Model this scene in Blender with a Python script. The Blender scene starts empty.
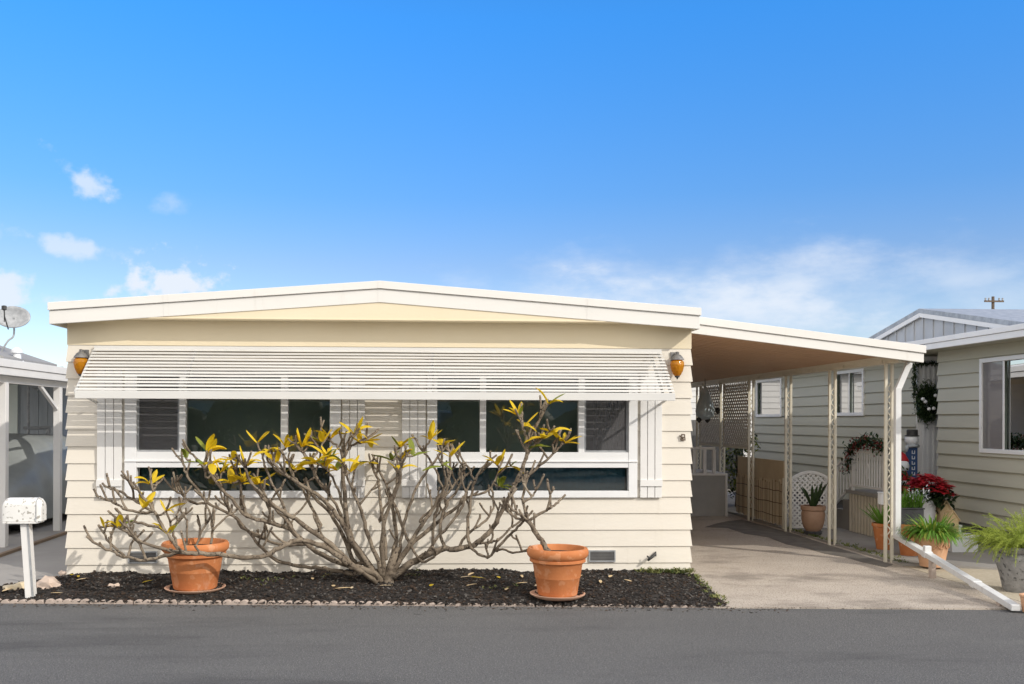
import bpy, math, random
from mathutils import Vector, Matrix
R = math.radians
rnd = random.Random(7)
scene = bpy.context.scene
col = scene.collection

# ------------------------------------------------------------------ camera
F = 960.0; CX, CY = 467.0, 420.0; CZ = 1.85; TH = R(2.7); ROLL = R(0.17)
FW = Vector((math.sin(TH), math.cos(TH), 0)); RT = Vector((math.cos(TH), -math.sin(TH), 0)); UP = Vector((0, 0, 1))
CAM = Vector((0, 0, CZ))
def ray(px, py):
    a, b = (px - CX) / F, (CY - py) / F
    # the camera is rolled a little anticlockwise, so the picture leans clockwise
    c, s = math.cos(ROLL), math.sin(ROLL)
    a, b = a * c - b * s, a * s + b * c
    return RT * a + FW + UP * b
def onY(px, py, Y):
    d = ray(px, py); return CAM + d * (Y / d.y)
def onX(px, py, X):
    d = ray(px, py); return CAM + d * (X / d.x)
def onZ(px, py, Z=0.0):
    d = ray(px, py); return CAM + d * ((Z - CZ) / d.z)
cd = bpy.data.cameras.new('camera'); cam = bpy.data.objects.new('camera', cd); col.objects.link(cam)
cd.sensor_width = 36; cd.lens = F / 1024 * 36
cd.shift_x = (512 - CX) / 1024; cd.shift_y = (CY - 342) / 1024
cd.clip_start = 0.05; cd.clip_end = 3000
c_, s_ = math.cos(ROLL), math.sin(ROLL)
rx = RT * c_ + UP * s_; ry = UP * c_ - RT * s_
m = Matrix((rx, ry, -FW)).transposed().to_4x4(); m.translation = CAM
cam.matrix_world = m
scene.camera = cam

# ------------------------------------------------------------------ materials
def N(nt, t, **kw):
    n = nt.nodes.new(t)
    for k, v in kw.items(): setattr(n, k, v)
    return n
def rgba(c): return (c[0], c[1], c[2], 1)
def mat(name, c1, c2=None, rough=.6, scale=4.0, contrast=.5, bump=0.0, bscale=80.0, metal=0.0, spec=.4, speck=None,
        stretch=(1, 1, 1), trans=0.0, coat=0.0, stain=None):
    m = bpy.data.materials.new(name); m.use_nodes = True; nt = m.node_tree; nt.nodes.clear()
    out = N(nt, 'ShaderNodeOutputMaterial'); p = N(nt, 'ShaderNodeBsdfPrincipled')
    p.inputs['Roughness'].default_value = rough; p.inputs['Metallic'].default_value = metal
    p.inputs['Specular IOR Level'].default_value = spec
    p.inputs['Coat Weight'].default_value = coat
    tc = N(nt, 'ShaderNodeTexCoord'); mp = N(nt, 'ShaderNodeMapping'); mp.inputs['Scale'].default_value = stretch
    nt.links.new(tc.outputs['Object'], mp.inputs['Vector'])
    n1 = N(nt, 'ShaderNodeTexNoise'); n1.inputs['Scale'].default_value = scale; n1.inputs['Detail'].default_value = 7; n1.inputs['Roughness'].default_value = .62
    nt.links.new(mp.outputs[0], n1.inputs['Vector'])
    rp = N(nt, 'ShaderNodeMapRange'); rp.inputs[1].default_value = .5 - .5 * contrast * .5; rp.inputs[2].default_value = .5 + .5 * contrast * .5
    nt.links.new(n1.outputs['Fac'], rp.inputs[0])
    mx = N(nt, 'ShaderNodeMix', data_type='RGBA')
    mx.inputs['A'].default_value = rgba(c1); mx.inputs['B'].default_value = rgba(c2 or tuple(min(1, v * 1.12) for v in c1))
    nt.links.new(rp.outputs[0], mx.inputs['Factor'])
    colout = mx.outputs['Result']
    if speck:   # (colour, scale, amount)
        for (sc, ss, amt) in speck:
            v = N(nt, 'ShaderNodeTexNoise'); v.inputs['Scale'].default_value = ss; v.inputs['Detail'].default_value = 3
            nt.links.new(mp.outputs[0], v.inputs['Vector'])
            r2 = N(nt, 'ShaderNodeMapRange'); r2.inputs[1].default_value = .68 - amt * .2; r2.inputs[2].default_value = .74 - amt * .2
            nt.links.new(v.outputs['Fac'], r2.inputs[0])
            m2 = N(nt, 'ShaderNodeMix', data_type='RGBA'); m2.inputs['B'].default_value = rgba(sc)
            nt.links.new(r2.outputs[0], m2.inputs['Factor']); nt.links.new(colout, m2.inputs['A'])
            colout = m2.outputs['Result']
    for (sc, ss, st, lo, hi, mxv) in (stain or []):   # soft stains: colour, scale, stretch, thresholds, strength
        mp2 = N(nt, 'ShaderNodeMapping'); mp2.inputs['Scale'].default_value = st; mp2.inputs['Location'].default_value = (ss * 3.1, 1.7, ss)
        nt.links.new(tc.outputs['Object'], mp2.inputs['Vector'])
        v = N(nt, 'ShaderNodeTexNoise'); v.inputs['Scale'].default_value = ss; v.inputs['Detail'].default_value = 6; v.inputs['Roughness'].default_value = .65
        nt.links.new(mp2.outputs[0], v.inputs['Vector'])
        r2 = N(nt, 'ShaderNodeMapRange', interpolation_type='SMOOTHSTEP'); r2.inputs[1].default_value = lo; r2.inputs[2].default_value = hi; r2.inputs[4].default_value = mxv
        nt.links.new(v.outputs['Fac'], r2.inputs[0])
        m2 = N(nt, 'ShaderNodeMix', data_type='RGBA'); m2.inputs['B'].default_value = rgba(sc)
        nt.links.new(r2.outputs[0], m2.inputs['Factor']); nt.links.new(colout, m2.inputs['A']); colout = m2.outputs['Result']
    nt.links.new(colout, p.inputs['Base Color'])
    if bump:
        b = N(nt, 'ShaderNodeTexNoise'); b.inputs['Scale'].default_value = bscale; b.inputs['Detail'].default_value = 4
        nt.links.new(mp.outputs[0], b.inputs['Vector'])
        bp = N(nt, 'ShaderNodeBump'); bp.inputs['Strength'].default_value = bump; bp.inputs['Distance'].default_value = .01
        nt.links.new(b.outputs['Fac'], bp.inputs['Height']); nt.links.new(bp.outputs[0], p.inputs['Normal'])
    sh = p.outputs[0]
    if trans:
        t = N(nt, 'ShaderNodeBsdfTranslucent'); nt.links.new(colout, t.inputs['Color'])
        ms = N(nt, 'ShaderNodeMixShader'); ms.inputs[0].default_value = trans
        nt.links.new(sh, ms.inputs[1]); nt.links.new(t.outputs[0], ms.inputs[2]); sh = ms.outputs[0]
    nt.links.new(sh, out.inputs['Surface'])
    return m
def glass(name, tint, refl=1.0, wave=0.0, ior=2.1):
    m = bpy.data.materials.new(name); m.use_nodes = True; nt = m.node_tree; nt.nodes.clear()
    out = N(nt, 'ShaderNodeOutputMaterial'); g = N(nt, 'ShaderNodeBsdfGlossy'); g.inputs['Roughness'].default_value = .01
    g.inputs['Color'].default_value = (refl, refl, refl, 1)
    t = N(nt, 'ShaderNodeBsdfTransparent'); t.inputs['Color'].default_value = rgba(tint)
    f = N(nt, 'ShaderNodeFresnel'); f.inputs['IOR'].default_value = ior
    ms = N(nt, 'ShaderNodeMixShader')
    nt.links.new(f.outputs[0], ms.inputs[0]); nt.links.new(t.outputs[0], ms.inputs[1]); nt.links.new(g.outputs[0], ms.inputs[2])
    if wave:
        tc = N(nt, 'ShaderNodeTexCoord'); n = N(nt, 'ShaderNodeTexNoise'); n.inputs['Scale'].default_value = 1.6; n.inputs['Detail'].default_value = 1
        nt.links.new(tc.outputs['Object'], n.inputs['Vector'])
        b = N(nt, 'ShaderNodeBump'); b.inputs['Strength'].default_value = wave; b.inputs['Distance'].default_value = .02
        nt.links.new(n.outputs['Fac'], b.inputs['Height']); nt.links.new(b.outputs[0], g.inputs['Normal'])
    nt.links.new(ms.outputs[0], out.inputs['Surface'])
    return m
def screen_mat(name, c, alpha):
    m = bpy.data.materials.new(name); m.use_nodes = True; nt = m.node_tree; nt.nodes.clear()
    out = N(nt, 'ShaderNodeOutputMaterial'); d = N(nt, 'ShaderNodeBsdfDiffuse'); d.inputs['Color'].default_value = rgba(c)
    t = N(nt, 'ShaderNodeBsdfTransparent'); ms = N(nt, 'ShaderNodeMixShader'); ms.inputs[0].default_value = alpha
    nt.links.new(t.outputs[0], ms.inputs[1]); nt.links.new(d.outputs[0], ms.inputs[2]); nt.links.new(ms.outputs[0], out.inputs['Surface'])
    return m
def amber_mat():
    m = bpy.data.materials.new('amber_glass'); m.use_nodes = True; nt = m.node_tree; nt.nodes.clear()
    out = N(nt, 'ShaderNodeOutputMaterial'); p = N(nt, 'ShaderNodeBsdfPrincipled')
    p.inputs['Base Color'].default_value = (.62, .27, .015, 1); p.inputs['Roughness'].default_value = .12
    t = N(nt, 'ShaderNodeBsdfTranslucent'); t.inputs['Color'].default_value = (.8, .38, .03, 1)
    ms = N(nt, 'ShaderNodeMixShader'); ms.inputs[0].default_value = .4
    vo = N(nt, 'ShaderNodeTexVoronoi'); vo.inputs['Scale'].default_value = 34
    tc = N(nt, 'ShaderNodeTexCoord'); nt.links.new(tc.outputs['Object'], vo.inputs['Vector'])
    b = N(nt, 'ShaderNodeBump'); b.inputs['Strength'].default_value = .6; b.inputs['Distance'].default_value = .01
    nt.links.new(vo.outputs['Distance'], b.inputs['Height']); nt.links.new(b.outputs[0], p.inputs['Normal'])
    nt.links.new(p.outputs[0], ms.inputs[1]); nt.links.new(t.outputs[0], ms.inputs[2]); nt.links.new(ms.outputs[0], out.inputs['Surface'])
    return m

M = {}
M['asphalt'] = mat('asphalt', (.080, .080, .081), (.112, .111, .110), rough=.88, scale=.8, contrast=1.3, bump=.8, bscale=120, spec=.25,
                   speck=[((.22, .215, .205), 95, .55), ((.05, .05, .05), 70, .45), ((.26, .25, .24), 210, .6)], stretch=(.75, 1.1, 1), stain=[((.055, .055, .056), .5, (.5, 2.2, 1), .48, .72, .8), ((.19, .185, .175), .9, (.4, 2.0, 1), .56, .8, .4), ((.03, .03, .03), 2.1, (1, 1, 1), .68, .74, .5)])
M['drive'] = mat('driveway_concrete', (.395, .34, .285), (.50, .44, .375), rough=.9, scale=1.3, contrast=1.0, bump=.4, bscale=150, spec=.2,
                 speck=[((.52, .47, .41), 60, .5), ((.15, .125, .105), 70, .55)], stain=[((.13, .11, .095), .8, (1, 1.6, 1), .52, .72, .6), ((.06, .052, .048), 1.5, (.8, 1.2, 1), .66, .74, .7)])
M['darkstrip'] = mat('dark_strip_ground', (.085, .078, .07), (.20, .18, .155), rough=.9, scale=5, contrast=1.2, bump=.4, bscale=90)
M['slab'] = mat('slab_concrete', (.27, .255, .235), (.35, .33, .305), rough=.88, scale=1.6, contrast=1.0, bump=.3, bscale=110, spec=.2)
M['pad'] = mat('pad_concrete', (.30, .285, .27), (.37, .352, .33), rough=.88, scale=1.4, contrast=1.0, bump=.3, bscale=120, spec=.2)
M['ground'] = mat('ground_dirt', (.22, .19, .15), (.3, .27, .22), rough=.95, scale=.7, contrast=1)
M['soil'] = mat('dark_soil', (.022, .019, .018), (.06, .052, .047), rough=.95, scale=20, contrast=1.2, bump=.9, bscale=60, spec=.15)
M['chip_d'] = mat('mulch_dark', (.014, .013, .013), (.055, .05, .047), rough=.9, scale=10, contrast=1.5, spec=.15)
M['chip_l'] = mat('mulch_grey', (.07, .065, .06), (.16, .145, .13), rough=.85, scale=10, contrast=1.5)
M['chip_b'] = mat('mulch_brown', (.035, .024, .018), (.085, .06, .045), rough=.9, scale=10, contrast=1.5, spec=.15)
M['cream'] = mat('cream_paint', (.725, .672, .58), (.755, .705, .62), rough=.6, scale=2.2, contrast=.9, bump=.12, bscale=45, spec=.3, stretch=(.4, 1, 2), stain=[((.58, .50, .38), 2.4, (2.2, 1, .35), .55, .85, .45), ((.86, .81, .73), 1.1, (.6, 1, 2.4), .5, .8, .5)])
M['frieze'] = mat('frieze_paint', (.745, .645, .46), (.775, .68, .50), rough=.62, scale=1.4, contrast=.9, bump=.08, bscale=30, spec=.3)
M['white'] = mat('white_paint', (.74, .725, .70), (.80, .785, .76), rough=.45, scale=3, contrast=1.0, spec=.4, bump=.05, bscale=25)
M['fascia'] = mat('fascia_paint', (.71, .69, .65), (.77, .75, .71), rough=.5, scale=1.6, contrast=1.1, spec=.35, stretch=(.4, 1, 3), stain=[((.50, .47, .41), 3.2, (2.5, 1, .3), .58, .85, .4)])
M['vinyl'] = mat('white_vinyl', (.78, .78, .78), (.83, .83, .825), rough=.38, scale=2, contrast=.7)
M['awn'] = mat('awning_enamel', (.60, .59, .565), (.70, .69, .66), rough=.42, scale=2.4, contrast=1.3, stretch=(.5, 2, 2))
M['roof'] = mat('roof_coating', (.66, .65, .62), (.74, .73, .7), rough=.7, scale=1)
M['ceil'] = mat('carport_ceiling', (.54, .325, .19), (.61, .385, .24), rough=.55, scale=1.1, contrast=1.1, stretch=(.3, 2.5, 1))
M['post'] = mat('post_cream', (.69, .64, .51), (.75, .70, .59), rough=.5, scale=7, contrast=1.2)
M['downspout'] = mat('downspout_white', (.60, .60, .60), (.72, .72, .715), rough=.42, scale=6, contrast=1.2, stain=[((.40, .37, .33), 7, (1, 1, .5), .58, .75, .45)])
M['dark'] = mat('room_dark', (.74, .79, .72), (.80, .84, .77), rough=.9, scale=2)
M['curtain'] = mat('curtain_cloth', (.42, .45, .43), (.55, .57, .55), rough=.9, scale=5, stretch=(8, 8, .3))
M['glass'] = glass('window_glass', (.66, .72, .69), 1.0, .05)
M['glass_side'] = glass('side_glass', (.6, .66, .64), .6, .03, 1.4)
M['glass2'] = glass('lower_glass', (.36, .50, .54), 1.0, .05)
M['screen'] = screen_mat('insect_screen', (.16, .155, .16), .55)
M['amber'] = amber_mat()
M['screen2'] = screen_mat('side_screen', (.30, .28, .28), .6)
M['added_drape_g'] = mat('added_drape_green_grey', (.32, .36, .29), (.44, .48, .40), rough=.9, scale=3, contrast=1.4)
M['added_drape_b'] = mat('added_drape_blue_grey', (.38, .49, .54), (.50, .60, .64), rough=.9, scale=3, contrast=1.4)
M['teal'] = mat('pale_teal_curtain', (.55, .70, .66), (.65, .78, .74), rough=.9, scale=4)
M['lampcap'] = mat('lamp_cap_metal', (.16, .155, .15), (.26, .25, .24), rough=.55, scale=20, metal=.4)
M['black'] = mat('black_metal', (.03, .03, .03), (.06, .058, .055), rough=.55, scale=12)
M['brown'] = mat('rusty_metal', (.09, .06, .04), (.16, .11, .08), rough=.7, scale=30)
M['greymetal'] = mat('grey_metal', (.30, .31, .32), (.42, .43, .44), rough=.5, scale=10, metal=.2)
M['terra'] = mat('terracotta', (.47, .158, .056), (.585, .23, .09), rough=.82, scale=6, contrast=1.3, bump=.15, bscale=50, spec=.2,
                 speck=[((.60, .27, .13), 9, .5)], stain=[((.66, .44, .33), 5, (1, 1, .7), .54, .74, .45), ((.25, .10, .05), 4, (1.6, 1.6, .5), .6, .8, .4)])
M['terra2'] = mat('pale_terracotta', (.56, .30, .17), (.66, .42, .27), rough=.85, scale=9, contrast=1.3, spec=.2, bump=.2, bscale=60)
M['brownpot'] = mat('brown_glazed_pot', (.34, .20, .125), (.44, .28, .19), rough=.6, scale=6, contrast=1.2)
M['saucer'] = mat('saucer_clay', (.52, .30, .2), (.64, .42, .3), rough=.9, scale=9, contrast=1.3)
M['bark'] = mat('plumeria_bark', (.092, .069, .050), (.31, .255, .19), rough=.9, scale=8, contrast=.9, bump=.9, bscale=45, spec=.15, speck=[((.055, .042, .034), 38, .5)])
M['leaf_b'] = mat('dry_leaf', (.30, .20, .09), (.42, .30, .15), rough=.8, scale=8)
M['leaf_y'] = mat('yellow_leaf', (.86, .58, .012), (.62, .47, .025), rough=.5, scale=7, contrast=1.2, trans=.38)
M['leaf_g'] = mat('green_leaf', (.14, .18, .02), (.26, .29, .035), rough=.5, scale=9, contrast=1.2, trans=.3)
M['leaf_d'] = mat('dark_leaf', (.018, .04, .014), (.05, .085, .025), rough=.55, scale=9, contrast=1.2, trans=.15)
M['leaf_s'] = mat('spider_leaf', (.07, .19, .02), (.20, .36, .05), rough=.45, scale=7, contrast=1.2, trans=.3)
M['fern'] = mat('fern_leaf', (.24, .33, .04), (.46, .52, .11), rough=.6, scale=5, contrast=1.2, trans=.35)
M['red'] = mat('red_bract', (.34, .008, .016), (.5, .02, .03), rough=.55, scale=12, contrast=1.2, trans=.15)
M['dullred'] = mat('dull_red_flower', (.20, .03, .03), (.32, .07, .06), rough=.7, scale=14)
M['edge'] = mat('pink_concrete', (.36, .29, .245), (.52, .43, .37), rough=.9, scale=12, contrast=1.2, bump=.3, bscale=90)
M['rock1'] = mat('yellow_rock', (.52, .42, .27), (.68, .58, .42), rough=.9, scale=6, contrast=1.3, bump=.7, bscale=14)
M['rock2'] = mat('pink_rock', (.50, .38, .30), (.66, .54, .45), rough=.9, scale=6, contrast=1.3, bump=.7, bscale=14)
M['olive'] = mat('olive_siding', (.45, .435, .35), (.49, .475, .385), rough=.65, scale=2, contrast=.9, stretch=(1, .4, 3))
M['greysid'] = mat('grey_gable', (.40, .41, .42), (.46, .47, .48), rough=.65, scale=2)
M['found'] = mat('foundation_grey', (.12, .12, .12), (.17, .165, .16), rough=.9, scale=4)
M['shed'] = mat('blue_grey_shed', (.34, .37, .39), (.42, .45, .47), rough=.6, scale=3, stretch=(3, 3, .4))
M['shingle'] = mat('grey_shingle', (.22, .215, .21), (.34, .33, .32), rough=.9, scale=20, contrast=1.2, bump=.5, bscale=40)
M['cover'] = mat('car_cover', (.22, .235, .23), (.34, .36, .355), rough=.42, scale=2.0, contrast=1.3, bump=.5, bscale=5, spec=.5)
M['reed'] = mat('reed_screen', (.62, .51, .35), (.74, .62, .45), rough=.85, scale=18, contrast=1.3, stretch=(3, 3, .15))
M['reedtop'] = mat('tan_board', (.58, .46, .31), (.64, .52, .36), rough=.8, scale=3)
M['stucco'] = mat('grey_stucco', (.34, .33, .31), (.43, .415, .39), rough=.9, scale=5, contrast=1.2, bump=.6, bscale=70)
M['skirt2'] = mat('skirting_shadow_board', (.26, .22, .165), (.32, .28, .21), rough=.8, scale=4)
M['skirt'] = mat('beige_skirting', (.66, .59, .46), (.72, .65, .53), rough=.6, scale=4)
M['bluepaint'] = mat('navy_paint', (.025, .06, .16), (.04, .085, .21), rough=.5, scale=5)
M['stone'] = mat('grey_cast_stone', (.13, .13, .128), (.36, .35, .34), rough=.85, scale=12, contrast=1.2, bump=.9, bscale=26, speck=[((.085, .085, .083), 21, .45)])
M['tan'] = mat('tan_wood', (.55, .40, .21), (.66, .50, .3), rough=.75, scale=8, stretch=(1, 1, 5))
M['bucket'] = mat('white_plastic', (.66, .68, .70), (.74, .75, .77), rough=.4, scale=3)
M['planter'] = mat('charcoal_planter', (.06, .06, .065), (.10, .10, .105), rough=.6, scale=6)
M['gravel'] = mat('pale_gravel', (.34, .29, .21), (.52, .46, .36), rough=.95, scale=26, contrast=1.4, bump=.9, bscale=40)
M['sidingw'] = mat('white_siding_far', (.66, .65, .63), (.72, .71, .69), rough=.6, scale=2)
M['warmwhite'] = mat('warm_white_siding', (.66, .64, .44), (.72, .70, .50), rough=.6, scale=2)
M['weed1'] = mat('weed_pale', (.15, .17, .05), (.27, .27, .10), rough=.7, scale=6, trans=.25)
M['weed2'] = mat('weed_green', (.06, .10, .025), (.12, .17, .045), rough=.7, scale=6, trans=.25)
M['reed2'] = mat('reed_dark', (.36, .26, .16), (.48, .36, .23), rough=.85, scale=18, stretch=(3, 3, .15))
M['lath'] = mat('lattice_paint', (.62, .59, .53), (.70, .67, .61), rough=.6, scale=6)
M['cup_b'] = mat('blue_cup', (.10, .42, .55), (.14, .5, .62), rough=.4)
M['bird'] = mat('blue_grey_ornament', (.55, .66, .70), (.64, .72, .76), rough=.5, scale=6)
M['hedge'] = mat('hedge_leaf', (.10, .15, .045), (.24, .30, .11), rough=.6, scale=3, contrast=1.2, trans=.15)
M['trunk'] = mat('tree_trunk', (.10, .075, .055), (.17, .13, .1), rough=.9, scale=9)
M['wood'] = mat('weathered_wood', (.22, .16, .11), (.3, .22, .15), rough=.9, scale=6, stretch=(1, .2, 1))

# ------------------------------------------------------------------ mesh builder
class MB:
    def __init__(s): s.v = []; s.f = []; s.mi = []; s.cur = 0
    def add(s, vs, fs):
        o = len(s.v); s.v += [Vector(v) for v in vs]
        for f in fs: s.f.append([i + o for i in f]); s.mi.append(s.cur)
    def quad(s, *p): s.add(p, [list(range(len(p)))])
    def box(s, x0, x1, y0, y1, z0, z1):
        x0, x1 = min(x0, x1), max(x0, x1); y0, y1 = min(y0, y1), max(y0, y1); z0, z1 = min(z0, z1), max(z0, z1)
        s.add([(x0,y0,z0),(x1,y0,z0),(x1,y1,z0),(x0,y1,z0),(x0,y0,z1),(x1,y0,z1),(x1,y1,z1),(x0,y1,z1)],
              [[0,3,2,1],[4,5,6,7],[0,1,5,4],[1,2,6,5],[2,3,7,6],[3,0,4,7]])
    def bar(s, a, b, w, h, up=(0, 0, 1)):
        a, b = Vector(a), Vector(b); d = (b - a).normalized(); u = Vector(up)
        sd = d.cross(u)
        if sd.length < 1e-4: sd = d.cross(Vector((0, 1, 0)))
        sd.normalize(); u = sd.cross(d).normalized()
        vs = []
        for p in (a, b):
            for (i, j) in ((-1, -1), (1, -1), (1, 1), (-1, 1)): vs.append(p + sd * (i * w / 2) + u * (j * h / 2))
        s.add(vs, [[0,3,2,1],[4,5,6,7],[0,1,5,4],[1,2,6,5],[2,3,7,6],[3,0,4,7]])
    def prism(s, poly, axis, a, b):
        """poly: 2D outline in the two other axes (in order), extruded along axis from a to b"""
        def mk(p, t):
            if axis == 'y': return (p[0], t, p[1])
            if axis == 'x': return (t, p[0], p[1])
            return (p[0], p[1], t)
        n = len(poly)
        s.add([mk(p, a) for p in poly] + [mk(p, b) for p in poly],
              [list(range(n)), list(range(2 * n - 1, n - 1, -1))] + [[i, (i + 1) % n, n + (i + 1) % n, n + i] for i in range(n)])
    def tube(s, pts, rad, seg=8, cap=True):
        pts = [Vector(p) for p in pts]; n = len(pts)
        if not isinstance(rad, (list, tuple)): rad = [rad] * n
        o = len(s.v); prev = None
        for i, p in enumerate(pts):
            t = (pts[min(i + 1, n - 1)] - pts[max(i - 1, 0)])
            if t.length < 1e-9: t = Vector((0, 0, 1))
            t.normalize()
            if prev is None:
                a = t.orthogonal().normalized()
            else:
                a = prev - t * prev.dot(t)
                if a.length < 1e-6: a = t.orthogonal()
                a.normalize()
            prev = a; b = t.cross(a)
            for k in range(seg):
                an = 2 * math.pi * k / seg
                s.v.append(p + (a * math.cos(an) + b * math.sin(an)) * rad[i])
        for i in range(n - 1):
            for k in range(seg):
                s.f.append([o + i * seg + k, o + i * seg + (k + 1) % seg, o + (i + 1) * seg + (k + 1) % seg, o + (i + 1) * seg + k]); s.mi.append(s.cur)
        if cap:
            s.f.append([o + k for k in range(seg)][::-1]); s.mi.append(s.cur)
            s.f.append([o + (n - 1) * seg + k for k in range(seg)]); s.mi.append(s.cur)
    def lathe(s, prof, c, seg=32):
        o = len(s.v); n = len(prof); c = Vector(c)
        for (r, z) in prof:
            for k in range(seg):
                an = 2 * math.pi * k / seg
                s.v.append(c + Vector((r * math.cos(an), r * math.sin(an), z)))
        for i in range(n - 1):
            for k in range(seg):
                s.f.append([o + i * seg + k, o + i * seg + (k + 1) % seg, o + (i + 1) * seg + (k + 1) % seg, o + (i + 1) * seg + k]); s.mi.append(s.cur)
        s.f.append([o + k for k in range(seg)][::-1]); s.mi.append(s.cur)
        s.f.append([o + (n - 1) * seg + k for k in range(seg)]); s.mi.append(s.cur)
    def blade(s, base, d, length, w, droop, n=4, fold=0.0):
        """an arching strip leaf"""
        p = Vector(base); d = Vector(d).normalized(); sd = d.cross(Vector((0, 0, 1)))
        if sd.length < .05: sd = Vector((rnd.uniform(-1, 1), rnd.uniform(-1, 1), 0))
        sd.normalize(); rows = []
        for i in range(n + 1):
            t = i / n; ww = w * (math.sin(math.pi * min(1, (t * .86 + .1)))) ** .7 * .5
            if i == n: ww = w * .04
            rows.append((p - sd * ww, p + sd * ww)); p = p + d * (length / n)
            d = (d + Vector((0, 0, -droop / n))).normalized()
        for a, b in zip(rows, rows[1:]): s.quad(a[0], a[1], b[1], b[0])
    def rock(s, c, r, seed, flat=.7):
        import bmesh
        from mathutils import noise
        bm = bmesh.new(); bmesh.ops.create_icosphere(bm, subdivisions=3, radius=1)
        o = len(s.v)
        for v in bm.verts:
            d = v.co.copy(); k = 1 + .45 * noise.noise(d * 1.3 + Vector((seed, 0, 0))) + .26 * noise.noise(d * 3.5 + Vector((0, seed, 0)))
            s.v.append(Vector(c) + Vector((d.x * r[0] * k, d.y * r[1] * k, d.z * r[2] * k)))
        for f in bm.faces: s.f.append([o + v.index for v in f.verts]); s.mi.append(s.cur)
        bm.free()
    def build(s, name, mats, parent=None, smooth=False, bevel=0.0, recalc=True, auto=None):
        if not isinstance(mats, (list, tuple)): mats = [mats]
        off = Vector((0, 0, 0)); q = parent
        while q is not None: off += q.location; q = q.parent
        me = bpy.data.meshes.new(name)
        me.from_pydata([tuple(v - off) for v in s.v], [], s.f)
        for m_ in mats: me.materials.append(m_)
        if len(mats) > 1:
            for p_, i in zip(me.polygons, s.mi): p_.material_index = i
        if recalc:
            import bmesh
            bm = bmesh.new(); bm.from_mesh(me); bmesh.ops.recalc_face_normals(bm, faces=bm.faces); bm.to_mesh(me); bm.free()
        if smooth:
            for p_ in me.polygons: p_.use_smooth = True
        me.update()
        o = bpy.data.objects.new(name, me); col.objects.link(o)
        if parent is not None: o.parent = parent
        if smooth and auto:
            es = o.modifiers.new('edges', 'EDGE_SPLIT'); es.split_angle = R(auto)
        if bevel:
            b = o.modifiers.new('bevel', 'BEVEL'); b.width = bevel; b.segments = 2; b.limit_method = 'ANGLE'; b.angle_limit = R(50)
        return o
def tag(o, label=None, cat=None, group=None, kind=None):
    if label: o['label'] = label
    if cat: o['category'] = cat
    if group: o['group'] = group
    if kind: o['kind'] = kind
    return o
def thing(name, loc, label, cat, group=None):
    o = bpy.data.objects.new(name, None); col.objects.link(o); o.location = loc; o.empty_display_size = .2
    return tag(o, label, cat, group)
def copy_tree(o, parent=None):
    c = o.copy(); col.objects.link(c)
    if parent is not None: c.parent = parent
    for ch in [x for x in bpy.data.objects if x.parent == o]: copy_tree(ch, c)
    return c

def clap(mb, p0, p1, n, z0, z1, sp, proud, holes=(), flare=(0, 0), top_in=.003):
    """lap siding on the wall p0->p1 with outward normal n; holes are (s0, s1, z0, z1)"""
    p0, p1, n = Vector(p0), Vector(p1), Vector(n); L = (p1 - p0).length; d = (p1 - p0) / L
    zs = z0; 
    while zs < z1 - 1e-4:
        zt = min(zs + sp, z1)
        br = sorted({zs, zt} | {h for H in holes for h in H[2:] if zs < h < zt})
        def off(z): return top_in + (proud - top_in) * (1 - (z - zs) / sp)
        for a, b in zip(br, br[1:]):
            mid = (a + b) / 2
            segs = [(0, L)]
            for (s0, s1, h0, h1) in holes:
                if h0 < mid < h1:
                    ns = []
                    for (u, v) in segs:
                        if s1 <= u or s0 >= v: ns.append((u, v)); continue
                        if s0 > u: ns.append((u, s0))
                        if s1 < v: ns.append((s1, v))
                    segs = ns
            for (u, v) in segs:
                def P(s, z):
                    e = 0
                    if s == 0 and flare[0]: e = -off(z) * flare[0]
                    if s == L and flare[1]: e = off(z) * flare[1]
                    q = p0 + d * (s + e) + n * off(z); return (q.x, q.y, z)
                mb.quad(P(u, a), P(v, a), P(v, b), P(u, b))
                if a == zs:
                    q0, q1 = p0 + d * u, p0 + d * v
                    mb.quad((q0.x, q0.y, a), (q1.x, q1.y, a), P(v, a), P(u, a))
        zs += sp

# ------------------------------------------------------------------ sky and sun
SUN = Vector((1.54, -1.41, 1.24)).normalized()
w = bpy.data.worlds.new('World'); scene.world = w; w.use_nodes = True; nt = w.node_tree; nt.nodes.clear()
out = N(nt, 'ShaderNodeOutputWorld'); bg = N(nt, 'ShaderNodeBackground'); bg.inputs['Strength'].default_value = .13
sky = N(nt, 'ShaderNodeTexSky', sky_type='NISHITA'); sky.sun_disc = False
sky.sun_elevation = math.asin(SUN.z); sky.sun_rotation = math.atan2(SUN.x, SUN.y)
sky.air_density = 1.0; sky.dust_density = .25; sky.ozone_density = 2.2
hs = N(nt, 'ShaderNodeHueSaturation'); hs.inputs['Saturation'].default_value = 1.12; hs.inputs['Value'].default_value = 1.0
nt.links.new(sky.outputs[0], hs.inputs['Color'])
tc = N(nt, 'ShaderNodeTexCoord'); sep = N(nt, 'ShaderNodeSeparateXYZ'); nt.links.new(tc.outputs['Generated'], sep.inputs[0])
def mth(op, a, b=None, c=None):
    n = N(nt, 'ShaderNodeMath', operation=op)
    for i, x in enumerate((a, b, c)):
        if x is None: continue
        if isinstance(x, (int, float)): n.inputs[i].default_value = x
        else: nt.links.new(x, n.inputs[i])
    return n.outputs[0]
az = mth('ARCTAN2', sep.outputs['X'], sep.outputs['Y'])      # compass bearing and height angle of each sky direction
el = mth('ARCSINE', sep.outputs['Z'])
comb = N(nt, 'ShaderNodeCombineXYZ'); nt.links.new(az, comb.inputs[0]); nt.links.new(el, comb.inputs[1])
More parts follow.
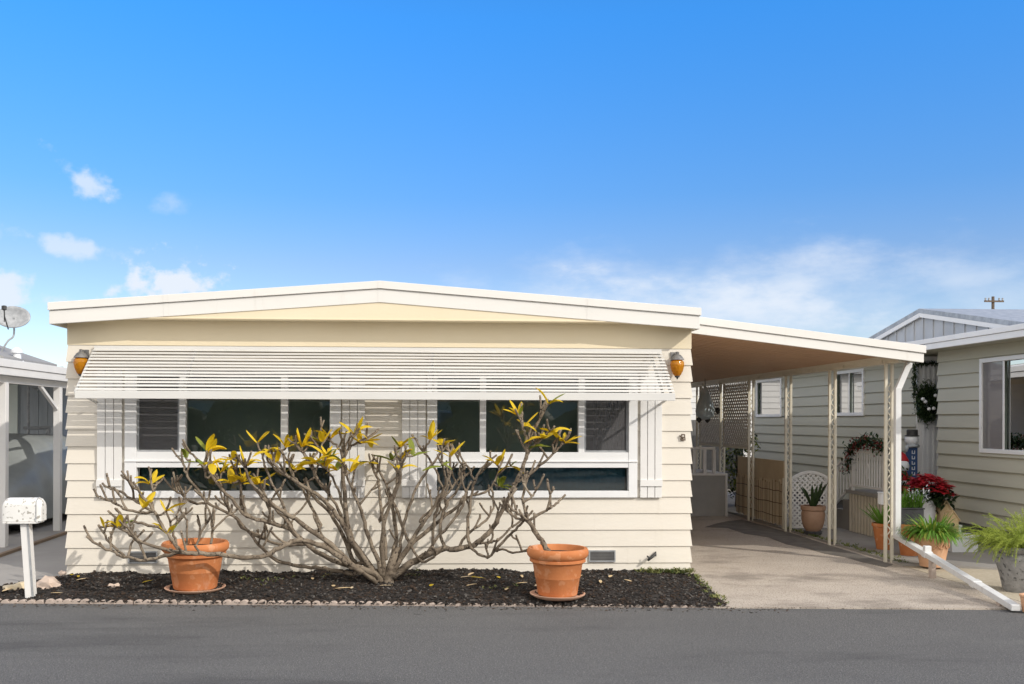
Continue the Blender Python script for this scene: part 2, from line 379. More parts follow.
def fbm(scale, sx, sy, detail=8, rough=.6, off=0.0):
    mp = N(nt, 'ShaderNodeMapping'); mp.inputs['Scale'].default_value = (sx, sy, 1); mp.inputs['Location'].default_value = (off, off * .7, off * 1.3)
    nt.links.new(comb.outputs[0], mp.inputs['Vector'])
    n = N(nt, 'ShaderNodeTexNoise'); n.inputs['Scale'].default_value = scale; n.inputs['Detail'].default_value = detail; n.inputs['Roughness'].default_value = rough
    nt.links.new(mp.outputs[0], n.inputs['Vector']); return n.outputs['Fac']
wisp = fbm(9, 1, 2.2, 9, .62); puff = fbm(22, 1, 1.2, 8, .58, 3.1)
cloud = None
# (bearing and height from a sky spot, half-sizes in degrees, noise, edge hardness, opacity)
for (px, py, sx, sy, tilt, nz, hard, op) in [
        (78, 180, 33, 17, -.4, puff, 2.4, .72), (173, 202, 16, 9, 0, puff, 1.5, .35), (76, 248, 50, 10, -.1, puff, 2.2, .65),
        (0, 294, 34, 24, 0, puff, 3.0, .9), (122, 286, 38, 26, .3, puff, 3.5, 1.0), (180, 284, 38, 26, .25, puff, 3.5, 1.0), (57, 299, 26, 14, 0, puff, 2.6, .8), 
        (730, 300, 240, 44, 0, wisp, 1.0, .92), (790, 288, 130, 36, .1, wisp, 1.3, .8), (960, 280, 60, 14, 0, wisp, 1.2, .5), (590, 304, 130, 26, 0, wisp, 1.2, .7), (715, 306, 225, 46, 0, wisp, 1.7, .92), (1010, 300, 120, 26, 0, wisp, 1.2, .45)]:
    d = ray(px, py).normalized(); a0 = math.atan2(d.x, d.y); e0 = math.asin(d.z)
    da = mth('SUBTRACT', az, a0); de = mth('SUBTRACT', el, e0)
    de = mth('SUBTRACT', de, mth('MULTIPLY', da, tilt))
    r2 = mth('ADD', mth('POWER', mth('DIVIDE', da, sx / F), 2.0), mth('POWER', mth('DIVIDE', de, sy / F), 2.0))
    g = mth('SUBTRACT', 1.0, mth('MULTIPLY', mth('SQRT', r2), .62))
    v = mth('ADD', g, mth('MULTIPLY', mth('SUBTRACT', nz, .5), 2.6 if nz is puff else 1.9))
    n_ = N(nt, 'ShaderNodeMapRange', interpolation_type='SMOOTHSTEP'); n_.inputs[1].default_value = .5 - .42 / hard; n_.inputs[2].default_value = .5 + 1.0 / hard
    n_.inputs[4].default_value = op; nt.links.new(v, n_.inputs[0])
    cloud = n_.outputs[0] if cloud is None else mth('MAXIMUM', cloud, n_.outputs[0])
# deeper blue overhead, paler towards the horizon
rmp = N(nt, 'ShaderNodeValToRGB'); cr = rmp.color_ramp; K = 1 / 1.5
for e_ in list(cr.elements)[1:]: cr.elements.remove(e_)
first_ = True
for deg, c in ((0, (.82, .78, .86)), (9, (.69, .71, .86)), (13, (.50, .76, 1.03)), (22.6, (.345, .97, 1.45)), (45, (.5, .95, 1.3)), (90, (.6, .95, 1.2))):
    e_ = cr.elements[0] if first_ else cr.elements.new(deg / 90); first_ = False
    e_.position = deg / 90; e_.color = (c[0] * K, c[1] * K, c[2] * K, 1)
nt.links.new(mth('DIVIDE', el, math.pi / 2), rmp.inputs[0])
tint = N(nt, 'ShaderNodeMix', data_type='RGBA', blend_type='MULTIPLY'); tint.inputs['Factor'].default_value = 1
nt.links.new(hs.outputs[0], tint.inputs['A']); nt.links.new(rmp.outputs[0], tint.inputs['B'])
tin2 = N(nt, 'ShaderNodeVectorMath', operation='SCALE'); tin2.inputs['Scale'].default_value = 1.5; nt.links.new(tint.outputs['Result'], tin2.inputs[0])
# bright broken cloud added to the unseen sky behind the camera as fill light
n3 = N(nt, 'ShaderNodeTexNoise'); n3.inputs['Scale'].default_value = 2.6; n3.inputs['Detail'].default_value = 8; nt.links.new(tc.outputs['Generated'], n3.inputs['Vector'])
bk_ = N(nt, 'ShaderNodeMapRange', interpolation_type='SMOOTHSTEP'); bk_.inputs[1].default_value = .42; bk_.inputs[2].default_value = .05; bk_.inputs[3].default_value = 0; bk_.inputs[4].default_value = 1
nt.links.new(sep.outputs['Y'], bk_.inputs[0]); bk_.inputs[1].default_value = .05; bk_.inputs[2].default_value = .42; bk_.inputs[3].default_value = 1; bk_.inputs[4].default_value = 0
cv = N(nt, 'ShaderNodeMapRange', interpolation_type='SMOOTHSTEP'); cv.inputs[1].default_value = .34; cv.inputs[2].default_value = .50; nt.links.new(n3.outputs['Fac'], cv.inputs[0])
bc = mth('MULTIPLY', bk_.outputs[0], cv.outputs[0])
bmx = N(nt, 'ShaderNodeMix', data_type='RGBA'); bmx.inputs['B'].default_value = (9.3, 8.9, 8.4, 1); nt.links.new(bc, bmx.inputs['Factor']); nt.links.new(tin2.outputs[0], bmx.inputs['A'])
mxs = N(nt, 'ShaderNodeMix', data_type='RGBA'); mxs.inputs['B'].default_value = (4.6, 5.0, 5.6, 1)
nt.links.new(cloud, mxs.inputs['Factor']); nt.links.new(bmx.outputs['Result'], mxs.inputs['A'])
nt.links.new(mxs.outputs['Result'], bg.inputs['Color']); nt.links.new(bg.outputs[0], out.inputs['Surface'])
ld = bpy.data.lights.new('sun', 'SUN'); lo = bpy.data.objects.new('sun', ld); col.objects.link(lo)
ld.energy = 2.0; ld.angle = R(.53); ld.color = (1, .945, .86)
lo.rotation_euler = SUN.to_track_quat('Z', 'Y').to_euler(); lo.location = (8, -8, 12)
scene.view_settings.view_transform = 'Standard'; scene.view_settings.look = 'None'
scene.view_settings.exposure = .45; scene.view_settings.gamma = 1; scene.view_settings.use_curve_mapping = False
scene.cycles.max_bounces = 8; scene.cycles.transparent_max_bounces = 16
scene.cycles.use_denoising = True

# ================================================================== GROUND
HX0, HX1, YW = -4.10, 3.208, 11.355          # house width and the plane of its front wall
rA, rB = onZ(20, 603.5), onZ(960, 609.5)
rk = (rB.y - rA.y) / (rB.x - rA.x)
def yroad(x): return rA.y + rk * (x - rA.x)
g = MB(); g.quad((-400, -300, -.06), (400, -300, -.06), (400, 600, -.06), (-400, 600, -.06)); tag(g.build('ground', M['ground']), kind='structure')
g = MB(); g.quad((-90, yroad(-90) - 11.5, 0), (90, yroad(90) - 11.5, 0), (90, yroad(90), 0), (-90, yroad(-90), 0))
tag(g.build('road', M['asphalt']), kind='structure')
cBed = onZ(727, 607)                           # where bed, driveway and road meet
def ysheet(name, m, pts, z):
    g = MB(); n = len(pts); g.add([(x, y, z) for x, y in pts] + [(x, y, -.05) for x, y in pts],
        [list(range(n))] + [[i, n + i, n + (i + 1) % n, (i + 1) % n] for i in range(n)])
    return tag(g.build(name, m), kind='structure')
ysheet('driveway', M['drive'], [(cBed.x - .15, yroad(cBed.x) - .01), (6.1, yroad(6.1) - .01), (6.1, 24), (HX1 - .1, 24), (HX1 - .1, YW)], .016)
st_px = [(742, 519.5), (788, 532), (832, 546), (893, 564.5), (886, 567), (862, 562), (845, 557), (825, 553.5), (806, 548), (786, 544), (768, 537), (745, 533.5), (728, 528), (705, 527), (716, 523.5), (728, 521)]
ysheet('dark_ground_strip', M['darkstrip'], [(min(p.x, 6.09), p.y) for p in (onZ(x_, y_, .02) for x_, y_ in st_px)], .0205)  # darker irregular strip of ground along the post bases
ysheet('patio_slab', M['slab'], [(6.1, 11.9), (8.2, 11.1), (8.2, 24), (6.1, 24)], .045)
ysheet('gravel_strip', M['gravel'], [(6.1, yroad(6.1) + .1), (9.5, yroad(9.5) + .1), (9.5, 11.05), (6.1, 11.88)], .02)
ysheet('concrete_pad', M['pad'], [(-30, yroad(-30) + .2), (-4.9, yroad(-4.9) + .35), (HX0 + .05, YW), (HX0 + .05, 26), (-30, 26)], .012)
# the mulch bed: a low mound with chips lying on it
from mathutils import noise
bl = lambda t: (-5.25 + t * 1.15, yroad(-5.2) + .075 + t * (YW + .0 - yroad(-5.2) - .075))
br_ = lambda t: (cBed.x + t * (HX1 + .02 - cBed.x), yroad(cBed.x) + .05 + t * (YW - .05 - yroad(cBed.x)))
def bed_pt(s, t):
    a, b = bl(t), br_(t); x, y = a[0] + (b[0] - a[0]) * s, a[1] + (b[1] - a[1]) * s
    e = min(1, s * 14, (1 - s) * 10 + .1, t * 6 + .1)
    z = .015 + e * (.055 + .05 * noise.noise(Vector((x * .9, y * 1.4, 0))) + .028 * noise.noise(Vector((x * 5, y * 5, 3))) + .012 * noise.noise(Vector((x * 19, y * 19, 5))))
    return x, y, max(z, .012)
g = MB(); nx, ny = 340, 70
g.add([bed_pt(i / nx, j / ny) for j in range(ny + 1) for i in range(nx + 1)],
      [[j * (nx + 1) + i, j * (nx + 1) + i + 1, (j + 1) * (nx + 1) + i + 1, (j + 1) * (nx + 1) + i] for j in range(ny) for i in range(nx)])
tag(g.build('mulch_bed', M['soil'], smooth=True), kind='structure')
g = MB()
for k in range(30000):
    s, t = rnd.random(), -.03 + 1.02 * rnd.random() ** 1.1; x, y, z = bed_pt(s, t)
    L = rnd.uniform(.010, .032) * (1 if rnd.random() < .93 else 1.7); W_ = L * rnd.uniform(.2, .6); H = L * rnd.uniform(.1, .35)
    a = rnd.uniform(0, math.pi); tl = rnd.uniform(-.5, .5)
    d = Vector((math.cos(a), math.sin(a), tl)).normalized(); c = Vector((x, y, z + H * .5))
    g.cur = 1 if rnd.random() < .12 else (2 if rnd.random() < .3 else 0)
    sd = d.cross(UP).normalized(); u = sd.cross(d)
    p = [c - d * L / 2 - sd * W_ / 2, c + d * L / 2 - sd * W_ * .4, c + d * L / 2 + sd * W_ * .4, c - d * L / 2 + sd * W_ / 2]
    q = [v + u * H for v in p]
    g.add(p + q, [[4, 5, 6, 7], [0, 1, 5, 4], [1, 2, 6, 5], [2, 3, 7, 6], [3, 0, 4, 7]])
for k in range(900):                             # grit and chips kicked out on to the road edge
    x = rnd.uniform(-6, 3.6); y = yroad(x) - abs(rnd.gauss(0, .09)) - .02; L = rnd.uniform(.006, .018); a = rnd.uniform(0, 3.14); g.cur = rnd.choice([0, 1, 1, 2])
    d = Vector((math.cos(a), math.sin(a), 0)) * L; e = Vector((-d.y, d.x, 0)) * rnd.uniform(.3, .9); c = Vector((x, y, .001)); h = UP * L * .5
    g.add([c - d - e, c + d - e * .6, c + d * .7 + e, c - d * .8 + e * .7, c + h], [[0, 1, 4], [1, 2, 4], [2, 3, 4], [3, 0, 4]])
tag(g.build('mulch', [M['chip_d'], M['chip_l'], M['chip_b']], recalc=False), kind='stuff')
# low weeds along the wall, the bed's end and the post line
g = MB()
def weed(x, y, z, h, n=5):
    for _ in range(n):
        a = rnd.uniform(0, 6.28); g.cur = 0 if rnd.random() < .7 else 1
        g.blade((x + rnd.uniform(-.02, .02), y + rnd.uniform(-.02, .02), z), (math.cos(a) * .6, math.sin(a) * .6, 1), h * rnd.uniform(.6, 1.2), .014, 1.3, 3)
for _ in range(100):
    x = rnd.uniform(2.55, 3.25); weed(x, YW - rnd.uniform(.03, .17), .05, rnd.choice([.04, .06, .09]))
for _ in range(50):
    t = rnd.random(); a = br_(t); weed(a[0] + rnd.uniform(-.09, .06), a[1] + rnd.uniform(-.03, .05), .02, rnd.uniform(.025, .06))
for _ in range(26):
    s, t = rnd.choice([(.335, .62), (.45, .75), (.72, .35), (.55, .8), (.38, .5)]); x, y, z = bed_pt(s + rnd.gauss(0, .014), min(.95, t + rnd.gauss(0, .06))); weed(x, y, z, .05)
for _ in range(230):
    y = rnd.uniform(12.0, 16.0); weed(6.12 + abs(rnd.gauss(0, .07)), y, .03, rnd.uniform(.03, .08))
tag(g.build('weeds', [M['weed1'], M['weed2']], recalc=False), kind='stuff')
# scalloped edging stones along the road
def edging(x0):
    g = MB(); n = 5; sw = .088; x = x0; d = Vector((1, rk, 0)).normalized()
    o = Vector((x0, yroad(x0) + .02, 0)); prof = []
    for i in range(n):
        for k in range(7):
            a = math.pi - math.pi * k / 6; prof.append((i * sw + sw / 2 + math.cos(a) * sw * .46, .012 + .026 * math.sin(a)))
    prof = [(0, -.03)] + prof + [(n * sw, -.03)]
    vs = [o + d * p[0] + UP * p[1] for p in prof]; dp = Vector((-d.y, d.x, 0)) * .055; k = len(vs)
    g.add(vs + [v + dp for v in vs], [list(range(k)), list(range(2 * k - 1, k - 1, -1))] + [[i, (i + 1) % k, k + (i + 1) % k, k + i] for i in range(k)])
    return g
x = -6.0; first = None
e0 = edging(x)
first = thing('scalloped_edging_stone', (x, yroad(x) + .02, 0), None, None); bpy.data.objects.remove(first)
g = e0; off = Vector((x, yroad(x) + .02, 0)); g.v = [v - off for v in g.v]
proto = g.build('scalloped_edging_stone', M['edge'], bevel=.006); proto.location = off
tag(proto, 'low pink concrete edging stone with scalloped top between mulch and road', 'edging stone', 'scalloped edging stones along the road')
for k in range(1, 21):
    c = proto.copy(); col.objects.link(c); xx = x + k * .446; c.location = (xx, yroad(xx) + .02 + rnd.uniform(-.008, .008), rnd.uniform(-.008, .004) - max(0, k - 10) * .0022); c.rotation_euler = (0, 0, rnd.uniform(-.012, .012))

# ================================================================== THE CREAM MOBILE HOME
house = thing('mobile_home', (-.45, YW, 0), 'cream mobile home with low gabled roof and long louvred awning over its front windows', 'mobile home')
HB = 25.5
zf = .136 - .1965                             # bottoms of the lap courses follow the photo's 20 cm exposure
def wz(py): return onY(400, py, YW).z
def wx(px, py=450): return onY(px, py, YW).x
Wl = (wx(125.6), wx(341), wz(497.5), 2.42)
Wr = (wx(427), wx(636.7), wz(497.5), 2.42)
ZT = wz(347)                                   # top of the lap siding
fr = .012
holes = [(w_[0] - HX0 + fr, w_[1] - HX0 - fr, w_[2] + fr, w_[3] - fr) for w_ in (Wl, Wr)]
g = MB(); sp = .1965; zb = ZT - 14 * sp
clap(g, (HX0, YW, 0), (HX1, YW, 0), (0, -1, 0), zb, ZT, sp, .018, holes, flare=(1.5, 1.5))
clap(g, (HX1, YW, 0), (HX1, HB, 0), (1, 0, 0), zb, ZT, sp, .027, flare=(.67, 0))
clap(g, (HX0, HB, 0), (HX0, YW, 0), (-1, 0, 0), zb, ZT, sp, .027, flare=(0, .67))
g.quad((HX0, HB, zb), (HX1, HB, zb), (HX1, HB, 3.2), (HX0, HB, 3.2))
for i in range(14):                              # butt joints with their thin metal covers
    z = zb + sp * i
    for k in range(3):
        x = HX0 + (k + .5 + ((i * 7) % 5) * .19 + rnd.uniform(-.15, .15)) * 2.2
        if x > HX1 - .2 or any(w_[0] - .05 < x < w_[1] + .05 and z + sp > w_[2] and z < w_[3] for w_ in (Wl, Wr)): continue
        g.add([(x, YW - .0192, z - .002), (x + .028, YW - .0192, z - .002), (x + .028, YW - .0045, z + sp), (x, YW - .0045, z + sp)], [[0, 1, 2, 3]])
g.build('wall', M['cream'], house, recalc=False)
g = MB()                                       # flat frieze above the siding, also along both sides
g.box(HX0 - .012, HX1 + .012, YW - .012, YW + .03, ZT, 3.18)
g.box(HX1 - .02, HX1 + .012, YW + .03, HB, ZT, 3.14); g.box(HX0 - .012, HX0 + .02, YW + .03, HB, ZT, 3.14)
g.box(wx(369), wx(371), YW - .016, YW - .012, wz(334), wz(322))
g.build('frieze', M['frieze'], house)
# room behind the windows
g = MB()
a, b, c0, c1 = HX0 + .12, HX1 - .12, YW + .16, YW + 1.0
g.quad((a, c1, .2), (b, c1, .2), (b, c1, 2.7), (a, c1, 2.7)); g.quad((a, c0, .2), (b, c0, .2), (b, c1, .2), (a, c1, .2))
g.quad((a, c0, 2.7), (b, c0, 2.7), (b, c1, 2.7), (a, c1, 2.7)); g.quad((a, c0, .2), (a, c1, .2), (a, c1, 2.7), (a, c0, 2.7)); g.quad((b, c0, .2), (b, c1, .2), (b, c1, 2.7), (b, c0, 2.7))
g.box(-.5, -.42, c0, c1, .2, 2.7)
g.build('room_lining', M['dark'], house, recalc=False)
# roof: low gable with a two-band fascia and a flat pediment
YF = 11.07
pk = onY(380, 280.8, YF); eL = onY(48, 302.5, YF); eR = onY(701, 308, YF)
RX = pk.x; HW = (eR.x - eL.x) / 2; RZ = pk.z; EZ = (eL.z + eR.z) / 2
RX = (eL.x + eR.x) / 2
def roofz(x): return RZ - (RZ - EZ) * abs(x - RX) / HW
UB, LB = .088, .158                            # upper and lower fascia band heights
xL, xR = RX - HW, RX + HW
def band(g, y0, y1, top, bot, inset=0.0):
    xa, xb = xL + inset, xR - inset
    for (u, v) in ((xa, RX), (RX, xb)):
        g.add([(u, y0, roofz(u) - top), (v, y0, roofz(v) - top), (v, y0, roofz(v) - bot), (u, y0, roofz(u) - bot),
               (u, y1, roofz(u) - top), (v, y1, roofz(v) - top), (v, y1, roofz(v) - bot), (u, y1, roofz(u) - bot)],
              [[0,1,2,3],[4,7,6,5],[0,4,5,1],[3,2,6,7]] + ([[0,3,7,4]] if u == xa else []) + ([[1,5,6,2]] if v == xb else []))
g = MB()
for (u, v) in ((xL, RX), (RX, xR)):
    g.add([(u, YF + .03, roofz(u) + .004), (v, YF + .03, roofz(v) + .004), (v, HB + .2, roofz(v) + .004), (u, HB + .2, roofz(u) + .004),
           (u, YF + .03, roofz(u) - .05), (v, YF + .03, roofz(v) - .05), (v, HB + .2, roofz(v) - .05), (u, HB + .2, roofz(u) - .05)],
          [[0,1,2,3],[4,7,6,5],[3,2,6,7]])
g.build('roof', M['roof'], house)
g = MB(); band(g, YF - .022, YF + .028, 0, UB); band(g, YF, YF + .04, UB + .004, UB + LB, .012)
for x0, x1 in ((xL - .0, xL + .03), (xR - .03, xR)):   # side eaves
    g.box(x0, x1, YF + .05, HB + .2, EZ - UB - .003, EZ - .003); xx = .012 if x0 < 0 else -.012
    g.box(x0 + xx, x1 + xx, YF + .05, HB + .2, EZ - UB - LB, EZ - UB - .007)
for x in (RX - 2.45, RX - .02, RX + 2.4):        # joint covers in the metal fascia
    g.add([(x, YF - .0255, roofz(x) - .003), (x + .05, YF - .0255, roofz(x + .05) - .003), (x + .05, YF - .0255, roofz(x + .05) - UB + .003), (x, YF - .0255, roofz(x) - UB + .003)], [[0, 3, 2, 1]])
    g.add([(x, YF - .003, roofz(x) - UB - .006), (x + .05, YF - .003, roofz(x + .05) - UB - .006), (x + .05, YF - .003, roofz(x + .05) - UB - LB + .003), (x, YF - .003, roofz(x) - UB - LB + .003)], [[0, 3, 2, 1]])
g.build('fascia', M['fascia'], house, bevel=.004)
g = MB(); ZS = onY(380, 320.2, YF + .02).z + .006
g.box(xL + .03, xR - .03, YF + .042, YW - .014, ZS, ZS + .012); g.box(xL + .04, HX0 - .014, YW - .014, HB + .1, ZS, ZS + .012); g.box(HX1 + .014, xR - .04, YW - .014, HB + .1, ZS, ZS + .012)
g.build('soffit', M['frieze'], house)
g = MB(); zp = onY(380, 320.2, YF + .02).z      # pediment panel under the rise of the fascia
xa = RX - HW + (zp - (EZ - UB - LB)) / ((RZ - EZ) / HW); xb = 2 * RX - xa
g.prism([(xa, zp), (xb, zp), (RX, roofz(RX) - UB - LB + .02)], 'y', YF + .012, YF + .041)
g.box(xa + .1, xb - .1, YF + .004, YF + .0115, zp, zp + .012)
g.build('pediment', M['frieze'], house)

# windows ---------------------------------------------------------------
def front_window(Wd, mull, screens):
    x0, x1, z0, z1 = Wd; yo, yi = YW - .045, YW + .09
    f = MB(); zr1, zr0 = wz(452.0), wz(467.5); zl = wz(490.8)
    xl, xr = mull[0], mull[-1]
    f.box(x0, xl, yo, yi, z0, z1); f.box(xr, x1, yo, yi, z0, z1)
    f.box(xl, xr, yo, yi, z1 - .07, z1); f.box(xl, xr, yo, yi, z0, zl)
    f.box(xl, xr, yo + .006, yi, zr0, zr1)
    f.box(x0 - .0, x1 + .0, yo - .012, yo - .001, zr0 - .004 + .07, zr0 + .085)   # thin ledge on the rail
    for (a, b) in mull[1:-1]: f.box(a, b, yo + .012, yi, zr1, z1 - .07)
    o = f.build('window', M['vinyl'], house, bevel=.004)
    edges = [xl] + [q for ab in mull[1:-1] for q in ab] + [xr]
    for i in range(0, len(edges), 2):
        g = MB(); a, b = edges[i], edges[i + 1]; t = .002
        g.quad((a + t, YW + .03, zr1 + t), (b - t, YW + .03, zr1 + t), (b - t, YW + .03, z1 - .072), (a + t, YW + .03, z1 - .072)); g.build('pane', M['glass'], o, recalc=False)
        if (i // 2) in screens:
            g = MB(); s = MB(); q = .022
            s.box(a + t, a + q, YW - .012, YW + .006, zr1 + t, z1 - .072); s.box(b - q, b - t, YW - .012, YW + .006, zr1 + t, z1 - .072)
            s.box(a + q, b - q, YW - .012, YW + .006, zr1 + t, zr1 + q); s.build('screen_frame', M['greymetal'], o)
            g.quad((a + q, YW - .004, zr1 + q), (b - q, YW - .004, zr1 + q), (b - q, YW - .004, z1 - .072), (a + q, YW - .004, z1 - .072)); g.build('insect_screen', M['screen'], o, recalc=False)
    g = MB(); g.quad((xl + .002, YW + .03, zl + .002), (xr - .002, YW + .03, zl + .002), (xr - .002, YW + .03, zr0 - .002), (xl + .002, YW + .03, zr0 - .002))
    g.build('pane', M['glass2'], o, recalc=False)
    g = MB(); n_ = 60; pts = [(xl + .01 + (xr - xl - .02) * i / n_, YW + .13 + .012 * math.sin(i * 1.3)) for i in range(n_ + 1)]
    for p, q in zip(pts, pts[1:]): g.quad((p[0], p[1], zl - .05), (q[0], q[1], zl - .05), (q[0], q[1], zr0 + .03), (p[0], p[1], zr0 + .03))
    g.build('added_pane_drape', M['added_drape_g' if 0 in screens else 'added_drape_b'], o, smooth=True, recalc=False)  # drape strip added behind the lower pane to lift its dark tone
    s = MB(); s.box(xl, xr, YW + .091, YW + .3, zr1 - .05, zr1 - .01); s.build('sill', M['white'], o)
    return o
front_window(Wl, [wx(137.4), (wx(179.8), wx(186)), (wx(281), wx(288)), wx(330)], {0})
front_window(Wr, [wx(437), (wx(479.6), wx(485.8)), (wx(578), wx(584)), wx(628)], {2})
# curtain drawn aside in the right window (its pale sheen shows in the lower pane)
g = MB(); pts = []
for i in range(40):
    x = wx(598) + (wx(628) - wx(598)) * i / 39; pts.append((x, YW + .32 + .025 * math.sin(i * 1.15)))
for p, q in zip(pts, pts[1:]): g.quad((p[0], p[1], .75), (q[0], q[1], .75), (q[0], q[1], 2.35), (p[0], p[1], 2.35))
g.build('curtain', M['curtain'], house, smooth=True, recalc=False)
# things standing on the left window sill
zsill = wz(452.0) - .01
for (px, wd, h, mm, nm, lb) in ((195.5, .095, .085, 'white', 'cup', 'white cup with a dark rim on the left window sill'), (205, .075, .065, 'cup_b', 'cup', 'light blue cup on the window sill next to the white cup'), (213.3, .075, .065, 'cup_b', 'cup', 'light blue cup on the window sill farther from the white cup')):
    c = onY(px, 450, YW + .17); g = MB(); r = wd / 2
    g.lathe([(r * .75, 0), (r * .95, h * .7), (r, h), (r * .9, h), (r * .8, h * .2)], (c.x, c.y, zsill), 16)
    o = g.build('window_sill_cup', M[mm], smooth=True, auto=40); tag(o, lb, 'cup', 'cups on the window sill')

# shutters --------------------------------------------------------------
for (pa, pb, bat) in ((98.4, 123, 'low'), (342.5, 365, 'low'), (402, 425.5, 'low'), (639.5, 661, 'low')):
    x0, x1 = wx(pa), wx(pb); z0, z1 = wz(497.5), 2.44; g = MB(); wd = (x1 - x0 - .016) / 3
    for i in range(3):
        a = x0 + i * (wd + .008); g.box(a, a + wd, YW - .05, YW - .026, z0, z1)
    g.box(x0 + .002, x1 - .002, YW - .0255, YW - .022, z0 + .002, z1 - .002)
    g.box(x0 - .004, x1 + .004, YW - .066, YW - .0505, wz(486), wz(479.5)); g.box(x0 - .004, x1 + .004, YW - .066, YW - .0505, z1 - .16, z1 - .08)
    g.build('shutter', M['white'], house, bevel=.003)

# louvred awning ---------------------------------------------------------
AT = Vector((0, YW - .05, wz(350.5) - .0)); ab = onY(300, 391.5, YW - .66)
AX0, AX1 = onY(75, 399, YW - .66).x, onY(675, 402, YW - .66).x
aw = None
g = MB(); n = 13; dv = (Vector((0, ab.y, ab.z)) - AT); L = dv.length; u = dv.normalized()
lip = onY(300, 399.3, YW - .66)
g.box(AX0, AX1, ab.y - .014, ab.y + .012, lip.z, ab.z)
aw = g.build('awning', M['awn'], house, bevel=.004)
tag(aw, 'white aluminium louvred window awning')
pit = L / n; u2 = Vector((0, -.92, -.39)).normalized()
for i in range(n):
    c = AT + u * (pit * (i + .5)); h = u2 * (pit * .45); nn = Vector((0, u2.z, -u2.y))
    g = MB()
    x0, x1 = AX0 + rnd.uniform(-.004, .004), AX1 + rnd.uniform(-.006, .004); sag = [rnd.uniform(-.003, .003) for _ in range(9)]
    vs = []
    for k in range(9):
        x = x0 + (x1 - x0) * k / 8; cc = c + Vector((0, sag[k], sag[k]))
        for p in (cc - h, cc + h): vs += [(x, p.y, p.z), (x, (p + nn * .004).y, (p + nn * .004).z)]
    fs = []
    for k in range(8):
        o = k * 4; fs += [[o, o + 4, o + 6, o + 2], [o + 1, o + 3, o + 7, o + 5], [o, o + 1, o + 5, o + 4], [o + 2, o + 6, o + 7, o + 3]]
    fs += [[0, 2, 3, 1], [32, 33, 35, 34]]
    g.add(vs, fs); g.build('slat', M['awn'], aw, recalc=True)
g = MB()
nn = Vector((0, u.z, -u.y))
for px in (80, 186, 433, 660, 668):
    x = onY(px, 390, YW - .5).x
    g.bar(AT + Vector((x, 0, 0)) - nn * .022, AT + u * L + Vector((x, 0, 0)) - nn * .022, .03, .012, nn)
for x in (AX0 + .02, AX1 - .02):                 # side arms down to the wall
    g.bar((x, ab.y, ab.z - .02), (x, YW - .03, ab.z - .12), .02, .02)
g.box(AX0, AX1, YW - .055, YW - .026, AT.z - .01, AT.z + .03)
g.build('awning_frame', M['awn'], aw)

# lanterns, vents, wall fittings -------------------------------------------
for px, py, lb in ((81, 349, 'amber glass wall lantern at the left end of the awning'), (677.3, 351.5, 'amber glass wall lantern at the right end of the awning')):
    c = onY(px, py, YW - .13); g = MB()
    g.lathe([(.004, 0), (.02, -.006), (.016, -.03), (.045, -.045), (.075, -.085), (.082, -.1), (.05, -.1)], c, 20); g.bar((c.x, c.y, c.z - .05), (c.x, YW - .01, c.z - .02), .02, .02); g.box(c.x - .05, c.x + .05, YW - .03, YW - .002, c.z - .13, c.z + .0)
    L_ = g.build('wall_lantern', M['lampcap'], house, smooth=True, auto=35); tag(L_, lb)
    g = MB(); g.lathe([(.05, -.101), (.078, -.12), (.082, -.16), (.07, -.22), (.045, -.275), (.03, -.29), (.012, -.292)], c, 20); g.build('lamp_glass', M['amber'], L_, smooth=True)
    g = MB(); g.lathe([(.032, -.288), (.026, -.305), (.012, -.31), (.006, -.33)], c, 12); g.build('finial', M['black'], L_, smooth=True)
for (p0, p1, q0, q1) in ((588.5, 615, 550, 561.5), (129, 158, 551, 563)):
    x0, x1 = onY(p0, 555, YW).x, onY(p1, 555, YW).x; z1, z0 = onY(p0, q0, YW).z, onY(p0, q1, YW).z; g = MB()
    y0, y1 = YW - .036, YW - .004; t = .014
    g.box(x0, x1, y0, y1, z1 - t, z1); g.box(x0, x1, y0, y1, z0, z0 + t); g.box(x0, x0 + t, y0, y1, z0 + t, z1 - t); g.box(x1 - t, x1, y0, y1, z0 + t, z1 - t)
    o = g.build('foundation_vent', M['greymetal'], house)
    g = MB(); g.quad((x0 + t, y0 + .01, z0 + t), (x1 - t, y0 + .01, z0 + t), (x1 - t, y0 + .01, z1 - t), (x0 + t, y0 + .01, z1 - t))
    for k in range(1, 6):
        z = z0 + t + (z1 - z0 - 2 * t) * k / 6; g.box(x0 + t, x1 - t, y0 + .002, y0 + .009, z - .003, z + .003)
    g.build('grille', M['found'], o, recalc=False)
c = onY(651, 556.5, YW - .05); g = MB()          # hose tap
g.tube([(c.x + .06, YW - .01, c.z + .035), (c.x + .045, YW - .06, c.z + .03), (c.x, YW - .09, c.z), (c.x - .05, YW - .1, c.z - .04)], [.014, .016, .018, .013]); g.tube([(c.x - .055, YW - .08, c.z + .012), (c.x - .02, YW - .11, c.z - .02)], .008); g.tube([(c.x + .06, YW - .03, c.z + .055), (c.x + .062, YW - .03, c.z + .0)], .009)
g.build('hose_tap', M['black'], house, smooth=True)
c = onY(683, 437, YW - .03); g = MB()            # small iron ornament on the corner
for pts in ([(-.02, .028), (-.026, -.036)], [(.018, .03), (.024, -.03)], [(-.02, .03), (.02, .032)], [(-.028, -.036), (.03, -.036)], [(-.04, .018), (-.024, -.005)], [(-.024, -.006), (.02, -.004)], [(.0, -.004), (.002, -.034)]):
    g.tube([(c.x + p[0], YW - .03, c.z + p[1]) for p in pts], .0065, 6)
g.box(c.x - .008, c.x + .008, YW - .03, YW - .004, c.z - .02, c.z - .004)
g.build('wall_ornament', M['brown'], house)

